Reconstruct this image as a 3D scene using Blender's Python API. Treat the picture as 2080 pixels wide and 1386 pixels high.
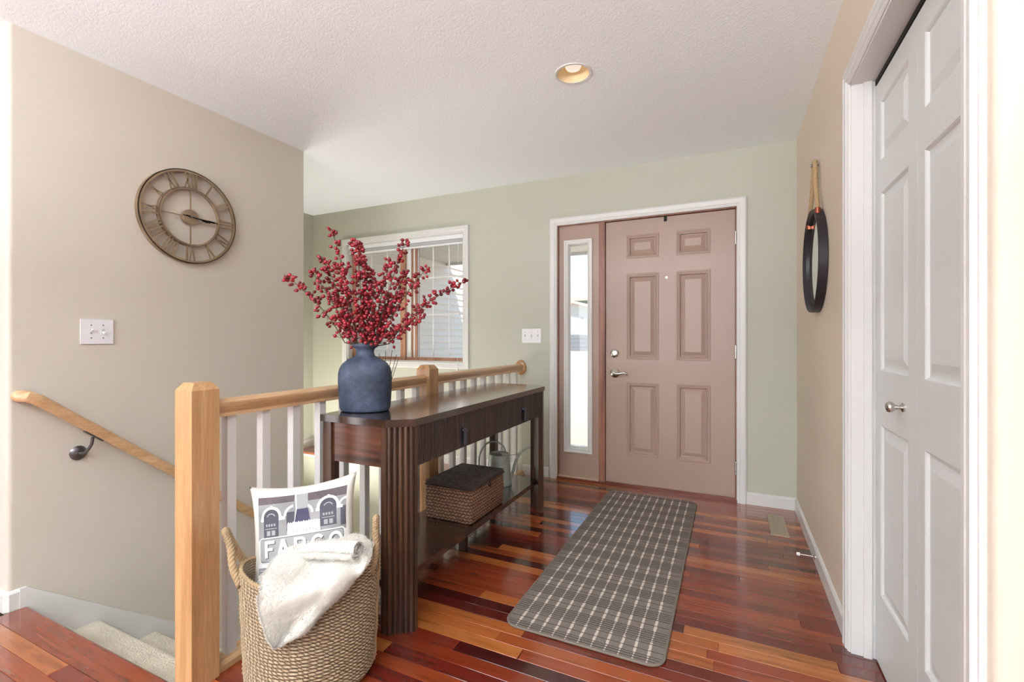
import bpy, bmesh, math, random
from mathutils import Vector, Matrix, noise
random.seed(7)
R = math.radians
for o in list(bpy.data.objects): bpy.data.objects.remove(o)
S = bpy.context.scene
COL = S.collection

def lin(r, g, b):
    f = lambda c: (c/255/12.92) if c/255 <= .04045 else ((c/255+.055)/1.055)**2.4
    return (f(r), f(g), f(b), 1)

# ------------------------------------------------------------------ camera, world, sun, area lights, exposure
cam = bpy.data.cameras.new('camera'); camo = bpy.data.objects.new('camera', cam); COL.objects.link(camo)
camo.location = (0, 0, 1.1266); camo.rotation_euler = (R(90), 0, .4398)
cam.sensor_width = 36; cam.lens = 943.05/2080*36; cam.shift_y = -.0017; cam.clip_start = .02; cam.clip_end = 400
S.camera = camo
S.view_settings.view_transform = 'Standard'; S.view_settings.look = 'None'
S.view_settings.gamma = 1; S.view_settings.use_curve_mapping = False
S.view_settings.exposure = 0.5
w = bpy.data.worlds.new('world'); S.world = w; w.use_nodes = True
nt = w.node_tree; nt.nodes.clear()
tc = nt.nodes.new('ShaderNodeTexCoord'); sp = nt.nodes.new('ShaderNodeSeparateXYZ'); rp = nt.nodes.new('ShaderNodeValToRGB')
bg = nt.nodes.new('ShaderNodeBackground'); ow = nt.nodes.new('ShaderNodeOutputWorld')
nt.links.new(tc.outputs['Generated'], sp.inputs[0]); nt.links.new(sp.outputs['Z'], rp.inputs[0])
rp.color_ramp.elements[0].position = 0.0; rp.color_ramp.elements[0].color = lin(226, 238, 248)
rp.color_ramp.elements[1].position = .6; rp.color_ramp.elements[1].color = lin(150, 195, 240)
e = rp.color_ramp.elements.new(.18); e.color = lin(190, 222, 248)
nt.links.new(rp.outputs[0], bg.inputs[0]); bg.inputs[1].default_value = 1.25; nt.links.new(bg.outputs[0], ow.inputs[0])

def sunlight(name, d, energy, angle, col):
    l = bpy.data.lights.new(name, 'SUN'); l.energy = energy; l.angle = R(angle); l.color = col
    o = bpy.data.objects.new(name, l); COL.objects.link(o); o.rotation_euler = Vector(d).to_track_quat('-Z', 'Y').to_euler(); return o
sunlight('sun', (-.75, .35, -.85), 4.2, .6, (1, .95, .87))
def area(name, loc, aim, sx, sy, power, col=(1, 1, 1)):
    l = bpy.data.lights.new(name, 'AREA'); l.shape = 'RECTANGLE'; l.size = sx; l.size_y = sy; l.energy = power; l.color = col
    o = bpy.data.objects.new(name, l); COL.objects.link(o); o.location = loc
    o.rotation_euler = (Vector(aim)-Vector(loc)).to_track_quat('-Z', 'Z').to_euler(); return o
area('living_room_window_light', (-1.6, -8.8, 1.35), (-1.4, 0, 1.5), 6.5, 2.2, 215, (.90, .958, 1))
area('left_fill_light', (-5.9, -3.0, 1.4), (-1.2, -.2, 1.35), 3.4, 2.0, 115, (.91, .962, 1))  # fill added from the left to light the right wall; no window built
# uplight added behind the camera to brighten the ceiling, standing for a bounced flash
area('ceiling_bounce_light', (-.9, -1.6, 1.55), (-.9, -1.55, 2.44), 3.0, 1.0, 285, (.90, .958, 1))
# unseen fill added round the corner behind the clock wall to brighten the alcove
area('alcove_fill_light', (-3.45, 2.62, -.3), (-3.2, 2.9, 2.44), .5, .35, 22, (1, .97, .91))

# ------------------------------------------------------------------ materials
def nodes(name):
    m = bpy.data.materials.new(name); m.use_nodes = True; n = m.node_tree; b = n.nodes['Principled BSDF']; return m, n, b
def N(n, t, **k):
    x = n.nodes.new(t)
    for a, v in k.items():
        if a.startswith('i_'): x.inputs[a[2:].replace('_', ' ')].default_value = v
        else: setattr(x, a, v)
    return x
def ramp(n, stops, interp='LINEAR'):
    r = n.nodes.new('ShaderNodeValToRGB'); cr = r.color_ramp; cr.interpolation = interp
    while len(cr.elements) < len(stops): cr.elements.new(.5)
    for el, (p, c) in zip(cr.elements, stops): el.position = p; el.color = c
    return r
def coords(n, scale=(1, 1, 1), kind='Object'):
    t = n.nodes.new('ShaderNodeTexCoord'); m = n.nodes.new('ShaderNodeMapping'); m.inputs['Scale'].default_value = scale
    n.links.new(t.outputs[kind], m.inputs[0]); return m.outputs[0]
def bumpit(n, b, fac, strength, dist=.002):
    u = N(n, 'ShaderNodeBump'); u.inputs['Strength'].default_value = strength; u.inputs['Distance'].default_value = dist
    n.links.new(fac, u.inputs['Height']); n.links.new(u.outputs[0], b.inputs['Normal'])
def plain(name, c, rough=.5, metal=0, bump=0, bscale=200, coat=0, vary=0, spec=.5, bdist=.001):
    m, n, b = nodes(name); b.inputs['Base Color'].default_value = c; b.inputs['Roughness'].default_value = rough
    b.inputs['Metallic'].default_value = metal; b.inputs['Coat Weight'].default_value = coat; b.inputs['Specular IOR Level'].default_value = spec
    if bump or vary:
        v = coords(n)
        if bump:
            t = N(n, 'ShaderNodeTexNoise'); t.inputs['Scale'].default_value = bscale; t.inputs['Detail'].default_value = 3
            n.links.new(v, t.inputs[0]); bumpit(n, b, t.outputs[0], bump, bdist)
        if vary:
            t2 = N(n, 'ShaderNodeTexNoise'); t2.inputs['Scale'].default_value = 9; t2.inputs['Detail'].default_value = 5; n.links.new(v, t2.inputs[0])
            k = lambda s: tuple(min(1, x*s) for x in c[:3])+(1,)
            r = ramp(n, [(.3, k(1-vary)), (.7, k(1+vary))]); n.links.new(t2.outputs[0], r.inputs[0]); n.links.new(r.outputs[0], b.inputs[0])
    return m
def wood(name, c1, c2, c3, axis='Y', scale=26, rough=.35, coat=.2, stretch=.06, bump=.08):
    m, n, b = nodes(name); sc = [1, 1, 1]; sc['XYZ'.index(axis)] = stretch
    v = coords(n, tuple(sc))
    t = N(n, 'ShaderNodeTexNoise'); t.inputs['Scale'].default_value = scale; t.inputs['Detail'].default_value = 6; t.inputs['Distortion'].default_value = .6
    n.links.new(v, t.inputs[0]); r = ramp(n, [(.3, c1), (.52, c2), (.72, c3)]); n.links.new(t.outputs[0], r.inputs[0])
    t2 = N(n, 'ShaderNodeTexNoise'); t2.inputs['Scale'].default_value = scale*9; t2.inputs['Detail'].default_value = 2; n.links.new(v, t2.inputs[0])
    mx = N(n, 'ShaderNodeMix', data_type='RGBA', blend_type='MULTIPLY'); mx.inputs[0].default_value = .35
    r2 = ramp(n, [(.35, (.55, .5, .45, 1)), (.6, (1, 1, 1, 1))]); n.links.new(t2.outputs[0], r2.inputs[0])
    n.links.new(r.outputs[0], mx.inputs[6]); n.links.new(r2.outputs[0], mx.inputs[7]); n.links.new(mx.outputs[2], b.inputs[0])
    b.inputs['Roughness'].default_value = rough; b.inputs['Coat Weight'].default_value = coat; b.inputs['Coat Roughness'].default_value = .15
    bumpit(n, b, t2.outputs[0], bump, .0006); return m

def wallpaint(name, c):
    m, n, b = nodes(name); b.inputs['Base Color'].default_value = c; b.inputs['Roughness'].default_value = .55; b.inputs['Specular IOR Level'].default_value = .3
    v = coords(n); t = N(n, 'ShaderNodeTexNoise'); t.inputs['Scale'].default_value = 160; t.inputs['Detail'].default_value = 2; n.links.new(v, t.inputs[0])
    bumpit(n, b, t.outputs[0], .22, .0012); return m
MAT = {}
MAT['beige'] = wallpaint('beige_wall_paint', lin(202, 193, 179))
MAT['tan'] = wallpaint('beige_paint_right_lit', lin(216, 201, 182))  # beige paint again, with the right wall's different light put into the colour
MAT['sage'] = wallpaint('sage_wall_paint', lin(187, 187, 171))
m, n, b = nodes('knockdown_ceiling'); b.inputs['Base Color'].default_value = lin(240, 245, 248); b.inputs['Roughness'].default_value = .8
v = coords(n); t = N(n, 'ShaderNodeTexNoise'); t.inputs['Scale'].default_value = 75; t.inputs['Detail'].default_value = 4; t.inputs['Distortion'].default_value = .8
n.links.new(v, t.inputs[0]); r = ramp(n, [(.44, (0, 0, 0, 1)), (.56, (1, 1, 1, 1))]); n.links.new(t.outputs[0], r.inputs[0]); bumpit(n, b, r.outputs[0], .22, .003)
MAT['ceiling'] = m
MAT['white'] = plain('white_trim_paint', lin(216, 214, 210), .32, bump=.03, bscale=40)
MAT['white_door'] = plain('white_door_paint', lin(210, 211, 208), .38, bump=.12, bscale=90, bdist=.0008)
MAT['plastic'] = plain('white_plastic', lin(235, 235, 236), .25)
# plank wood: tone comes from each plank's own colour
m, n, b = nodes('cherry_plank'); oi = N(n, 'ShaderNodeObjectInfo'); tc = N(n, 'ShaderNodeTexCoord'); mp = N(n, 'ShaderNodeMapping'); mp.inputs['Scale'].default_value = (.09, 1, 1)
ad = N(n, 'ShaderNodeVectorMath', operation='ADD'); ml = N(n, 'ShaderNodeMath', operation='MULTIPLY'); ml.inputs[1].default_value = 37
n.links.new(oi.outputs['Random'], ml.inputs[0]); n.links.new(tc.outputs['Object'], mp.inputs[0]); n.links.new(mp.outputs[0], ad.inputs[0]); n.links.new(ml.outputs[0], ad.inputs[1])
t = N(n, 'ShaderNodeTexNoise'); t.inputs['Scale'].default_value = 30; t.inputs['Detail'].default_value = 7; t.inputs['Distortion'].default_value = 1.2; n.links.new(ad.outputs[0], t.inputs[0])
r = ramp(n, [(.28, (.42, .36, .34, 1)), (.5, (.95, .95, .95, 1)), (.75, (1.0, 1.0, 1.0, 1))]); n.links.new(t.outputs[0], r.inputs[0])
mx = N(n, 'ShaderNodeMix', data_type='RGBA', blend_type='MULTIPLY'); mx.inputs[0].default_value = .75
n.links.new(oi.outputs['Color'], mx.inputs[6]); n.links.new(r.outputs[0], mx.inputs[7]); n.links.new(mx.outputs[2], b.inputs[0])
b.inputs['Roughness'].default_value = .17; b.inputs['Coat Weight'].default_value = .75; b.inputs['Coat Roughness'].default_value = .1
t3 = N(n, 'ShaderNodeTexNoise'); t3.inputs['Scale'].default_value = 9; n.links.new(ad.outputs[0], t3.inputs[0]); bumpit(n, b, t3.outputs[0], .12, .0015)
MAT['plank'] = m
MAT['subfloor'] = plain('dark_joint_filler', lin(40, 18, 12), .6)
MAT['maple_y'] = wood('honey_maple_along_rail', lin(188, 146, 102), lin(204, 165, 122), lin(216, 180, 138), 'Y', 22, .3, .3)
MAT['maple_z'] = wood('honey_maple_upright', lin(170, 124, 80), lin(190, 146, 100), lin(206, 164, 116), 'Z', 24, .35, .2)
MAT['walnut_y'] = wood('walnut_stain_long', lin(34, 21, 16), lin(56, 35, 27), lin(74, 47, 36), 'Y', 24, .2, 1.0, bump=.03)
MAT['walnut_x'] = wood('walnut_stain_end', lin(44, 24, 16), lin(86, 48, 32), lin(118, 72, 48), 'X', 30, .3, .25)
MAT['walnut_z'] = wood('walnut_stain_upright', lin(42, 27, 20), lin(70, 47, 34), lin(92, 64, 47), 'Z', 30, .32, .2)
MAT['walnut_dark'] = wood('walnut_stain_drawer', lin(38, 27, 24), lin(56, 41, 36), lin(76, 57, 50), 'Z', 30, .33, .2)
MAT['door_paint'] = plain('rosy_brown_satin_paint', lin(168, 142, 127), .36, bump=.05, bscale=60, coat=.05)
MAT['door_wood'] = wood('reddish_stained_jamb', lin(120, 74, 58), lin(156, 104, 84), lin(176, 122, 100), 'Z', 20, .4, .1)
MAT['window_wood'] = wood('tan_window_wood', lin(150, 104, 80), lin(178, 130, 104), lin(196, 148, 120), 'Z', 20, .45, .1)
MAT['nickel'] = plain('satin_nickel', lin(200, 196, 188), .24, 1)
MAT['darknickel'] = plain('dark_nickel', lin(120, 118, 122), .3, 1)
MAT['black_metal'] = plain('black_metal', lin(24, 23, 24), .42, .6)
MAT['steel_blue'] = plain('gunmetal_pull', lin(96, 98, 110), .25, .9)
MAT['bronze'] = plain('aged_bronze_metal', lin(152, 130, 104), .45, .5, bump=.3, bscale=90, vary=.28)
MAT['black'] = plain('flat_black', lin(14, 13, 13), .6)
def glassmat(name, tint=(1, 1, 1, 1)):
    m, n, b = nodes(name); n.nodes.remove(b); out = n.nodes['Material Output']
    t = N(n, 'ShaderNodeBsdfTransparent'); t.inputs[0].default_value = tint; g = N(n, 'ShaderNodeBsdfGlossy'); g.inputs['Roughness'].default_value = .02
    f = N(n, 'ShaderNodeFresnel'); f.inputs[0].default_value = 1.35; x = N(n, 'ShaderNodeMixShader')
    n.links.new(f.outputs[0], x.inputs[0]); n.links.new(t.outputs[0], x.inputs[1]); n.links.new(g.outputs[0], x.inputs[2]); n.links.new(x.outputs[0], out.inputs[0]); return m
MAT['glass'] = glassmat('clear_glass')
MAT['mirror'] = plain('mirror_glass', lin(236, 240, 236), .02, 1)

# ------------------------------------------------------------------ helpers
class B:
    def __init__(s): s.bm = bmesh.new(); s.uv = None
    def box(s, x0, x1, y0, y1, z0, z1):
        v = [s.bm.verts.new((x, y, z)) for z in (z0, z1) for x, y in ((x0, y0), (x1, y0), (x1, y1), (x0, y1))]
        for f in ((3, 2, 1, 0), (4, 5, 6, 7), (0, 1, 5, 4), (1, 2, 6, 5), (2, 3, 7, 6), (3, 0, 4, 7)): s.bm.faces.new([v[i] for i in f])
        return s
    def prism(s, poly, axis, a, b):
        "poly of 2D points in the two other axes (order XY, XZ or YZ), extruded along axis from a to b"
        def P(p, t): return {'Z': (p[0], p[1], t), 'Y': (p[0], t, p[1]), 'X': (t, p[0], p[1])}[axis]
        lo = [s.bm.verts.new(P(p, a)) for p in poly]; hi = [s.bm.verts.new(P(p, b)) for p in poly]
        k = len(poly); s.bm.faces.new(lo[::-1]); s.bm.faces.new(hi)
        for i in range(k): s.bm.faces.new([lo[i], lo[(i+1) % k], hi[(i+1) % k], hi[i]])
        return s
    def sweep(s, path, section, closed=False, cap=True, up=(0, 0, 1)):
        "sweep a list of 2D points (side, up) along a 3D path; section may be a callable of the index"
        path = [Vector(p) for p in path]; rings = []; k = len(path); prevs = None
        for i, p in enumerate(path):
            if closed: t = path[(i+1) % k]-path[i-1]
            else: t = path[min(i+1, k-1)]-path[max(i-1, 0)]
            t.normalize(); u = Vector(up)
            if abs(t.dot(u)) > .98: u = Vector((0, 1, 0)) if abs(t.y) < .9 else Vector((1, 0, 0))
            sd = t.cross(u).normalized()
            if prevs is not None:
                sd = (prevs - t*prevs.dot(t)).normalized() if up is None or abs(t.dot(Vector(up))) > .9 or s_par else sd
            prevs = sd; uu = sd.cross(t).normalized(); sec = section(i) if callable(section) else section
            rings.append([s.bm.verts.new(p+sd*a+uu*b_) for a, b_ in sec])
        q = len(rings[0])
        for i in range(k if closed else k-1):
            A, C = rings[i], rings[(i+1) % k]
            for j in range(q): s.bm.faces.new([A[j], A[(j+1) % q], C[(j+1) % q], C[j]])
        if cap and not closed: s.bm.faces.new(rings[0][::-1]); s.bm.faces.new(rings[-1])
        return s
    def tube(s, path, r, n=8, closed=False, cap=True):
        path = [Vector(p) for p in path]; rings = []; k = len(path); prev = None
        for i, p in enumerate(path):
            t = (path[(i+1) % k]-path[i-1]) if closed else (path[min(i+1, k-1)]-path[max(i-1, 0)])
            t.normalize()
            if prev is None:
                u = Vector((0, 0, 1)) if abs(t.z) < .9 else Vector((1, 0, 0)); prev = t.cross(u).normalized()
            prev = (prev-t*prev.dot(t)).normalized(); w_ = t.cross(prev); rr = r(i/(k-1)) if callable(r) else r
            rings.append([s.bm.verts.new(p+prev*rr*math.cos(2*math.pi*j/n)+w_*rr*math.sin(2*math.pi*j/n)) for j in range(n)])
        for i in range(k if closed else k-1):
            A, C = rings[i], rings[(i+1) % k]
            for j in range(n): s.bm.faces.new([A[j], A[(j+1) % n], C[(j+1) % n], C[j]])
        if cap and not closed: s.bm.faces.new(rings[0][::-1]); s.bm.faces.new(rings[-1])
        return s
    def lathe(s, prof, c=(0, 0, 0), axis='Z', n=32, sx=1, sy=1, rot=0):
        "prof: (radius, height) along axis"
        def P(r, h, a):
            x = r*math.cos(a)*sx; y = r*math.sin(a)*sy
            if rot: x, y = x*math.cos(rot)-y*math.sin(rot), x*math.sin(rot)+y*math.cos(rot)
            d = {'Z': (x, y, h), 'X': (h, x, y), 'Y': (x, h, y)}[axis]; return (c[0]+d[0], c[1]+d[1], c[2]+d[2])
        rings = []
        for r, h in prof:
            rings.append([s.bm.verts.new(P(0, h, 0))] if r < 1e-6 else [s.bm.verts.new(P(r, h, 2*math.pi*j/n)) for j in range(n)])
        for A, C in zip(rings, rings[1:]):
            for j in range(n):
                k = (j+1) % n
                if len(A) == 1 and len(C) == 1: continue
                if len(A) == 1: s.bm.faces.new([A[0], C[k], C[j]])
                elif len(C) == 1: s.bm.faces.new([A[j], A[k], C[0]])
                else: s.bm.faces.new([A[j], A[k], C[k], C[j]])
        return s
    def rope(s, path, r, strands=3, turns=12, n=6, closed=False):
        path = [Vector(p) for p in path]; k = len(path)
        for q in range(strands):
            pts = []; prev = None
            for i, p in enumerate(path):
                t = (path[min(i+1, k-1)]-path[max(i-1, 0)]).normalized()
                if prev is None: u = Vector((0, 0, 1)) if abs(t.z) < .9 else Vector((1, 0, 0)); prev = t.cross(u).normalized()
                prev = (prev-t*prev.dot(t)).normalized(); w_ = t.cross(prev); a = 2*math.pi*(q/strands+turns*i/(k-1))
                pts.append(p+(prev*math.cos(a)+w_*math.sin(a))*r*.52)
            s.tube(pts, r*.58, n)
        return s
    def obj(s, name, mat, parent=None, smooth=False, bevel=0, flip=False, origin=None, seg=1):
        bm = s.bm
        if bevel:
            ed = [e_ for e_ in bm.edges if len(e_.link_faces) == 2 and e_.calc_face_angle(0) > .6]
            bmesh.ops.bevel(bm, geom=ed, offset=bevel, segments=seg, affect='EDGES', profile=.6)
        bmesh.ops.recalc_face_normals(bm, faces=bm.faces)
        if origin is None:
            if parent is not None: origin = wloc(parent)
            else:
                xs = [v.co for v in bm.verts]
                origin = Vector(((min(v.x for v in xs)+max(v.x for v in xs))/2, (min(v.y for v in xs)+max(v.y for v in xs))/2, min(v.z for v in xs)))
        origin = Vector(origin)
        for v in bm.verts: v.co -= origin
        me = bpy.data.meshes.new(name)
        if smooth:
            for f in bm.faces: f.smooth = True
        bm.to_mesh(me); bm.free(); me.materials.append(mat)
        if smooth == 'auto': me.set_sharp_from_angle(angle=R(40))
        o = bpy.data.objects.new(name, me); COL.objects.link(o)
        if parent is not None: o.parent = parent; o.location = origin-wloc(parent)
        else: o.location = origin
        return o
s_par = False
def wloc(o):
    v = Vector(o.location)
    while o.parent is not None: o = o.parent; v = v+Vector(o.location)
    return v
def thing(name, loc, label=None, cat=None, group=None, kind=None):
    o = bpy.data.objects.new(name, None); COL.objects.link(o); o.location = loc; o.empty_display_size = .1
    return tag(o, label, cat, group, kind)
def tag(o, label=None, cat=None, group=None, kind=None):
    if label: o['label'] = label
    if cat: o['category'] = cat
    if group: o['group'] = group
    if kind: o['kind'] = kind
    return o
def struct(o, label=None, cat=None): return tag(o, label, cat, kind='structure')
def arc(cx, cy, r, a0, a1, n): return [(cx+r*math.cos(a0+(a1-a0)*i/n), cy+r*math.sin(a0+(a1-a0)*i/n)) for i in range(n+1)]
def rrect(x0, x1, y0, y1, r, n=6):
    return arc(x1-r, y1-r, r, 0, R(90), n)+arc(x0+r, y1-r, r, R(90), R(180), n)+arc(x0+r, y0+r, r, R(180), R(270), n)+arc(x1-r, y0+r, r, R(270), R(360), n)
def bez(p0, p1, p2, n):
    p0, p1, p2 = map(Vector, (p0, p1, p2)); return [p0*(1-t)**2+p1*2*t*(1-t)+p2*t*t for t in [i/n for i in range(n+1)]]
def catmull(pts, n):
    pts = [Vector(p) for p in pts]; P = [pts[0]*2-pts[1]]+pts+[pts[-1]*2-pts[-2]]; out = []
    for i in range(1, len(P)-2):
        for j in range(n):
            t = j/n; a, b_, c, d = P[i-1:i+3]
            out.append(.5*((2*b_)+(c-a)*t+(2*a-5*b_+4*c-d)*t*t+(3*b_-a-3*c+d)*t**3))
    out.append(pts[-1]); return out
YAW = .4398; FW = Vector((-math.sin(YAW), math.cos(YAW), 0)); RT = Vector((math.cos(YAW), math.sin(YAW), 0))

# ------------------------------------------------------------------ layout constants (metres)
CY0, CY1, CZ = 1.125, 2.035, 2.048; G = 3.561; XR = .395; XS = -2.70; XL = -4.01; YE = .902; YS = 2.316; H = 2.44; YL = .845; YR = 1.03; BX = -1.592; LOW = -1.14

# ------------------------------------------------------------------ floor
b = B()
b.box(-6, 3.2, -9, YE-.02, -.25, -.016); b.box(BX-.04, XR, YE-.02, G, -.25, -.016); b.box(XR, XR+.7, YE-.02, G, -.25, -.016)
floor = b.obj('floor', MAT['subfloor'], origin=(0, 0, -.25)); struct(floor, 'polished cherry strip floor of the hall', 'floor')
TONES = [lin(150, 66, 34), lin(138, 54, 30), lin(122, 44, 27), lin(166, 82, 40), lin(188, 112, 56), lin(92, 32, 24), lin(76, 25, 21), lin(176, 98, 48), lin(144, 60, 32), lin(112, 38, 26)]
TONES = [tuple(v*.84 for v in t[:3])+(1,) for t in TONES]
pcache = {}
def plank_mesh(L, W, name='plank'):
    key = (round(L, 2), round(W, 3))
    if key in pcache: return pcache[key]
    L, W = key; c = .0012; g = .0003
    bm = bmesh.new(); rings = []
    for z, i in ((-.0155, g), (-c, g), (0, g+c)):
        rings.append([bm.verts.new(p) for p in ((i, i, z), (L-i, i, z), (L-i, W-i, z), (i, W-i, z))])
    for A, C in zip(rings, rings[1:]):
        for j in range(4): bm.faces.new([A[j], A[(j+1) % 4], C[(j+1) % 4], C[j]])
    bm.faces.new(rings[-1]); me = bpy.data.meshes.new(name); bm.to_mesh(me); bm.free(); me.materials.append(MAT['plank']); pcache[key] = me; return me
def lay(x0, x1, y, W, parent=floor, z=0, rnd=random):
    x = x0-rnd.uniform(0, .5); last = None
    while x < x1-.02:
        L = rnd.choice([.36, .5, .64, .78, .92, 1.06, 1.2]); a, c = max(x, x0), min(x+L, x1); x += L
        if x1-x < .12: c = x1; x = x1
        if c-a < .05: continue
        o = bpy.data.objects.new('plank', plank_mesh(c-a, W)); COL.objects.link(o); o.parent = parent
        o.location = Vector((a, y, z))-wloc(parent)
        t_ = rnd.choice([q for q in range(len(TONES)) if q != last]); last = t_; k = rnd.uniform(.88, 1.1); c_ = TONES[t_]; o.color = (c_[0]*k, c_[1]*k, c_[2]*k, 1)
PW = .0572; rr = random.Random(23)
y = YE-.10-PW; rows_low = []
while y > .45: lay(XS-.19, XR+.6, y, PW, rnd=rr); y -= PW
YF = y+PW
y = YE-.10
k = 0
while y < G-.012:
    lay(BX+.0, (XR+.62 if CY0-.06 < y < CY1 else XR-.004), y, min(PW, G+.0-y), rnd=rr); y += PW; k += 1
# planks behind the camera and far to the sides, joined
b = B(); y = YF-PW
while y > -9:
    x = -6-rr.uniform(0, .8)
    while x < 3.2:
        L = rr.choice([.6, .9, 1.2]); b.box(max(x, -6)+.0005, min(x+L, 3.2)-.0005, y+.0005, y+PW-.0005, -.0155, 0); x += L
    y -= PW
o = b.obj('planks', MAT['plank'], floor); tag(o, kind='stuff'); o.color = lin(140, 58, 32)
b = B()
b.box(-6, XS-.1905, YF, YL, -.0155, 0); b.box(XR+.6, 3.2, YF, YR, -.0155, 0); o = b.obj('side_boards', MAT['plank'], floor); o.color = lin(140, 58, 32)
# nosing boards of the top step and of the well edge
nm = 'nosing'
b = B(); sec = [(YE-.10, -.028), (YE-.01, -.028)]+arc(YE-.008, -.0138, .0138, R(-80), R(80), 6)+[(YE-.012, 0), (YE-.10, 0)]
b.prism(sec, 'X', XS+.016, BX-.002); o = b.obj('nosing', MAT['plank'], floor); o.color = lin(132, 58, 32)

# ------------------------------------------------------------------ walls
def holes_wall(name, mat, plane, a, b_, u0, u1, z0, z1, holes):
    "plane 'Y': box between Y=a..b_, u along X"
    us = sorted({u0, u1}|{h[0] for h in holes}|{h[1] for h in holes}); zs = sorted({z0, z1}|{h[2] for h in holes}|{h[3] for h in holes}); w_ = B()
    for i in range(len(us)-1):
        for j in range(len(zs)-1):
            cu, cz = (us[i]+us[i+1])/2, (zs[j]+zs[j+1])/2
            if any(h[0] < cu < h[1] and h[2] < cz < h[3] for h in holes): continue
            if plane == 'Y': w_.box(us[i], us[i+1], a, b_, zs[j], zs[j+1])
            else: w_.box(a, b_, us[i], us[i+1], zs[j], zs[j+1])
    bmesh.ops.remove_doubles(w_.bm, verts=w_.bm.verts, dist=1e-5)
    inner = [f for f in w_.bm.faces if any(len(e_.link_faces) > 2 for e_ in f.edges) and all(len(e_.link_faces) > 2 for e_ in f.edges)]
    return struct(w_.obj(name, mat))
DX0, DX1, DZ = -1.275, .045, 2.052        # rough opening of the door unit
WX0, WX1, WZ0, WZ1 = -3.53, -2.152, .915, 2.085
wall_back = holes_wall('wall_back', MAT['sage'], 'Y', G, G+.16, XL-.15, XR+.15, LOW-.2, H+.05, [(DX0, DX1, -.0, DZ), (WX0, WX1, WZ0, WZ1)])
CY0, CY1, CZ = 1.125, 2.035, 2.048
def bull_wall(name, mat, poly, z0, z1): b = B(); b.prism(poly, 'Z', z0, z1); return struct(b.obj(name, mat, smooth='auto'))
rb = .019
wall_right = B()
# the closet wall: cut around the door opening, bullnose at its near end
wall_right.prism([(XR, CY1), (XR+.11, CY1), (XR+.11, G), (XR, G)], 'Z', 0, H+.02)
wall_right.prism([(XR, CY0), (XR, CY1), (XR+.11, CY1), (XR+.11, CY0)], 'Z', CZ, H+.02)
wall_right.prism(arc(XR+rb, YR+rb, rb, R(180), R(270), 8)+[(XR+.11, YR), (XR+.11, CY0), (XR, CY0)], 'Z', 0, H+.02)
wall_right.box(XR+.11, 3.2, YR, YR+.11, 0, H+.02)
wall_right = struct(wall_right.obj('wall_right', MAT['tan'], smooth='auto'))
b = B(); b.box(XR+.62, XR+.66, CY0-.3, CY1+.3, 0, H); b.box(XR+.11, XR+.64, CY0-.09, CY0-.05, 0, H); b.box(XR+.11, XR+.64, CY1+.05, CY1+.09, 0, H); struct(b.obj('wall_closet', MAT['tan']))
b = B()
b.prism([(XS-rb, YL)]+arc(XS-rb, YL+rb, rb, R(270), R(360), 8)[1:]+[(XS, YS), (XS-.13, YS), (XS-.13, YL)], 'Z', LOW-.1, H+.02)
b.box(XS-3.4, XS-.13, YL, YL+.11, 0, H+.02)
b.box(XL, XS-.13, YS-.11, YS, LOW-.1, H+.02)
wall_left = struct(b.obj('wall_left', MAT['beige'], smooth='auto'))
b = B(); b.box(XL-.12, XL, YS-.11, G, LOW-.1, H+.02); struct(b.obj('wall_alcove', MAT['sage']))
b = B(); b.box(BX-.10, BX-.045, YE-.02, G, LOW-.1, -.03); b.box(XS, BX-.045, YE-.06, YE-.03, LOW-.1, -.05); struct(b.obj('wall_stairwell', MAT['beige']))
b = B(); b.box(-6.1, 3.3, -9.1, -9, 0, H+.02); struct(b.obj('wall_rear', MAT['beige']))
b = B(); b.box(-6.1, -6, -9, YL+.1, 0, H+.02); struct(b.obj('wall_west', MAT['beige']))
b = B(); b.box(3.2, 3.3, -9, YR, 0, H+.02); struct(b.obj('wall_east', MAT['beige']))
b = B(); b.box(XL, BX-.1, YS, G, LOW-.1, LOW); b.box(XS, BX-.1, YE, YS, LOW-.1, LOW); struct(b.obj('floor_landing', plain('landing_carpet', lin(200, 186, 160), .95, bump=.6, bscale=140)))
# ceiling with the hole of the recessed light
LX, LY, LR = -.703, 2.205, .078
b = B(); bm = b.bm
def ring_pts(pts): 
    vs = [bm.verts.new((x, y_, H)) for x, y_ in pts]; return [bm.edges.new((vs[i], vs[(i+1) % len(vs)])) for i in range(len(vs))]
ed = ring_pts([(LX-.2, LY-.2), (LX+.2, LY-.2), (LX+.2, LY+.2), (LX-.2, LY+.2)])+ring_pts([(LX+LR*math.cos(a*math.pi/20), LY+LR*math.sin(a*math.pi/20)) for a in range(40)])
bmesh.ops.triangle_fill(bm, edges=ed, use_beauty=True)
for q in ((-6.1, LX-.2, -9.1, G+.16), (LX+.2, 3.3, -9.1, G+.16), (LX-.2, LX+.2, -9.1, LY-.2), (LX-.2, LX+.2, LY+.2, G+.16)):
    bm.faces.new([bm.verts.new(p) for p in ((q[0], q[2], H), (q[1], q[2], H), (q[1], q[3], H), (q[0], q[3], H))])
b.box(-6.1, 3.3, -9.1, G+.16, H+.22, H+.25)
struct(b.obj('ceiling', MAT['ceiling'], origin=(0, 0, H)))

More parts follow.
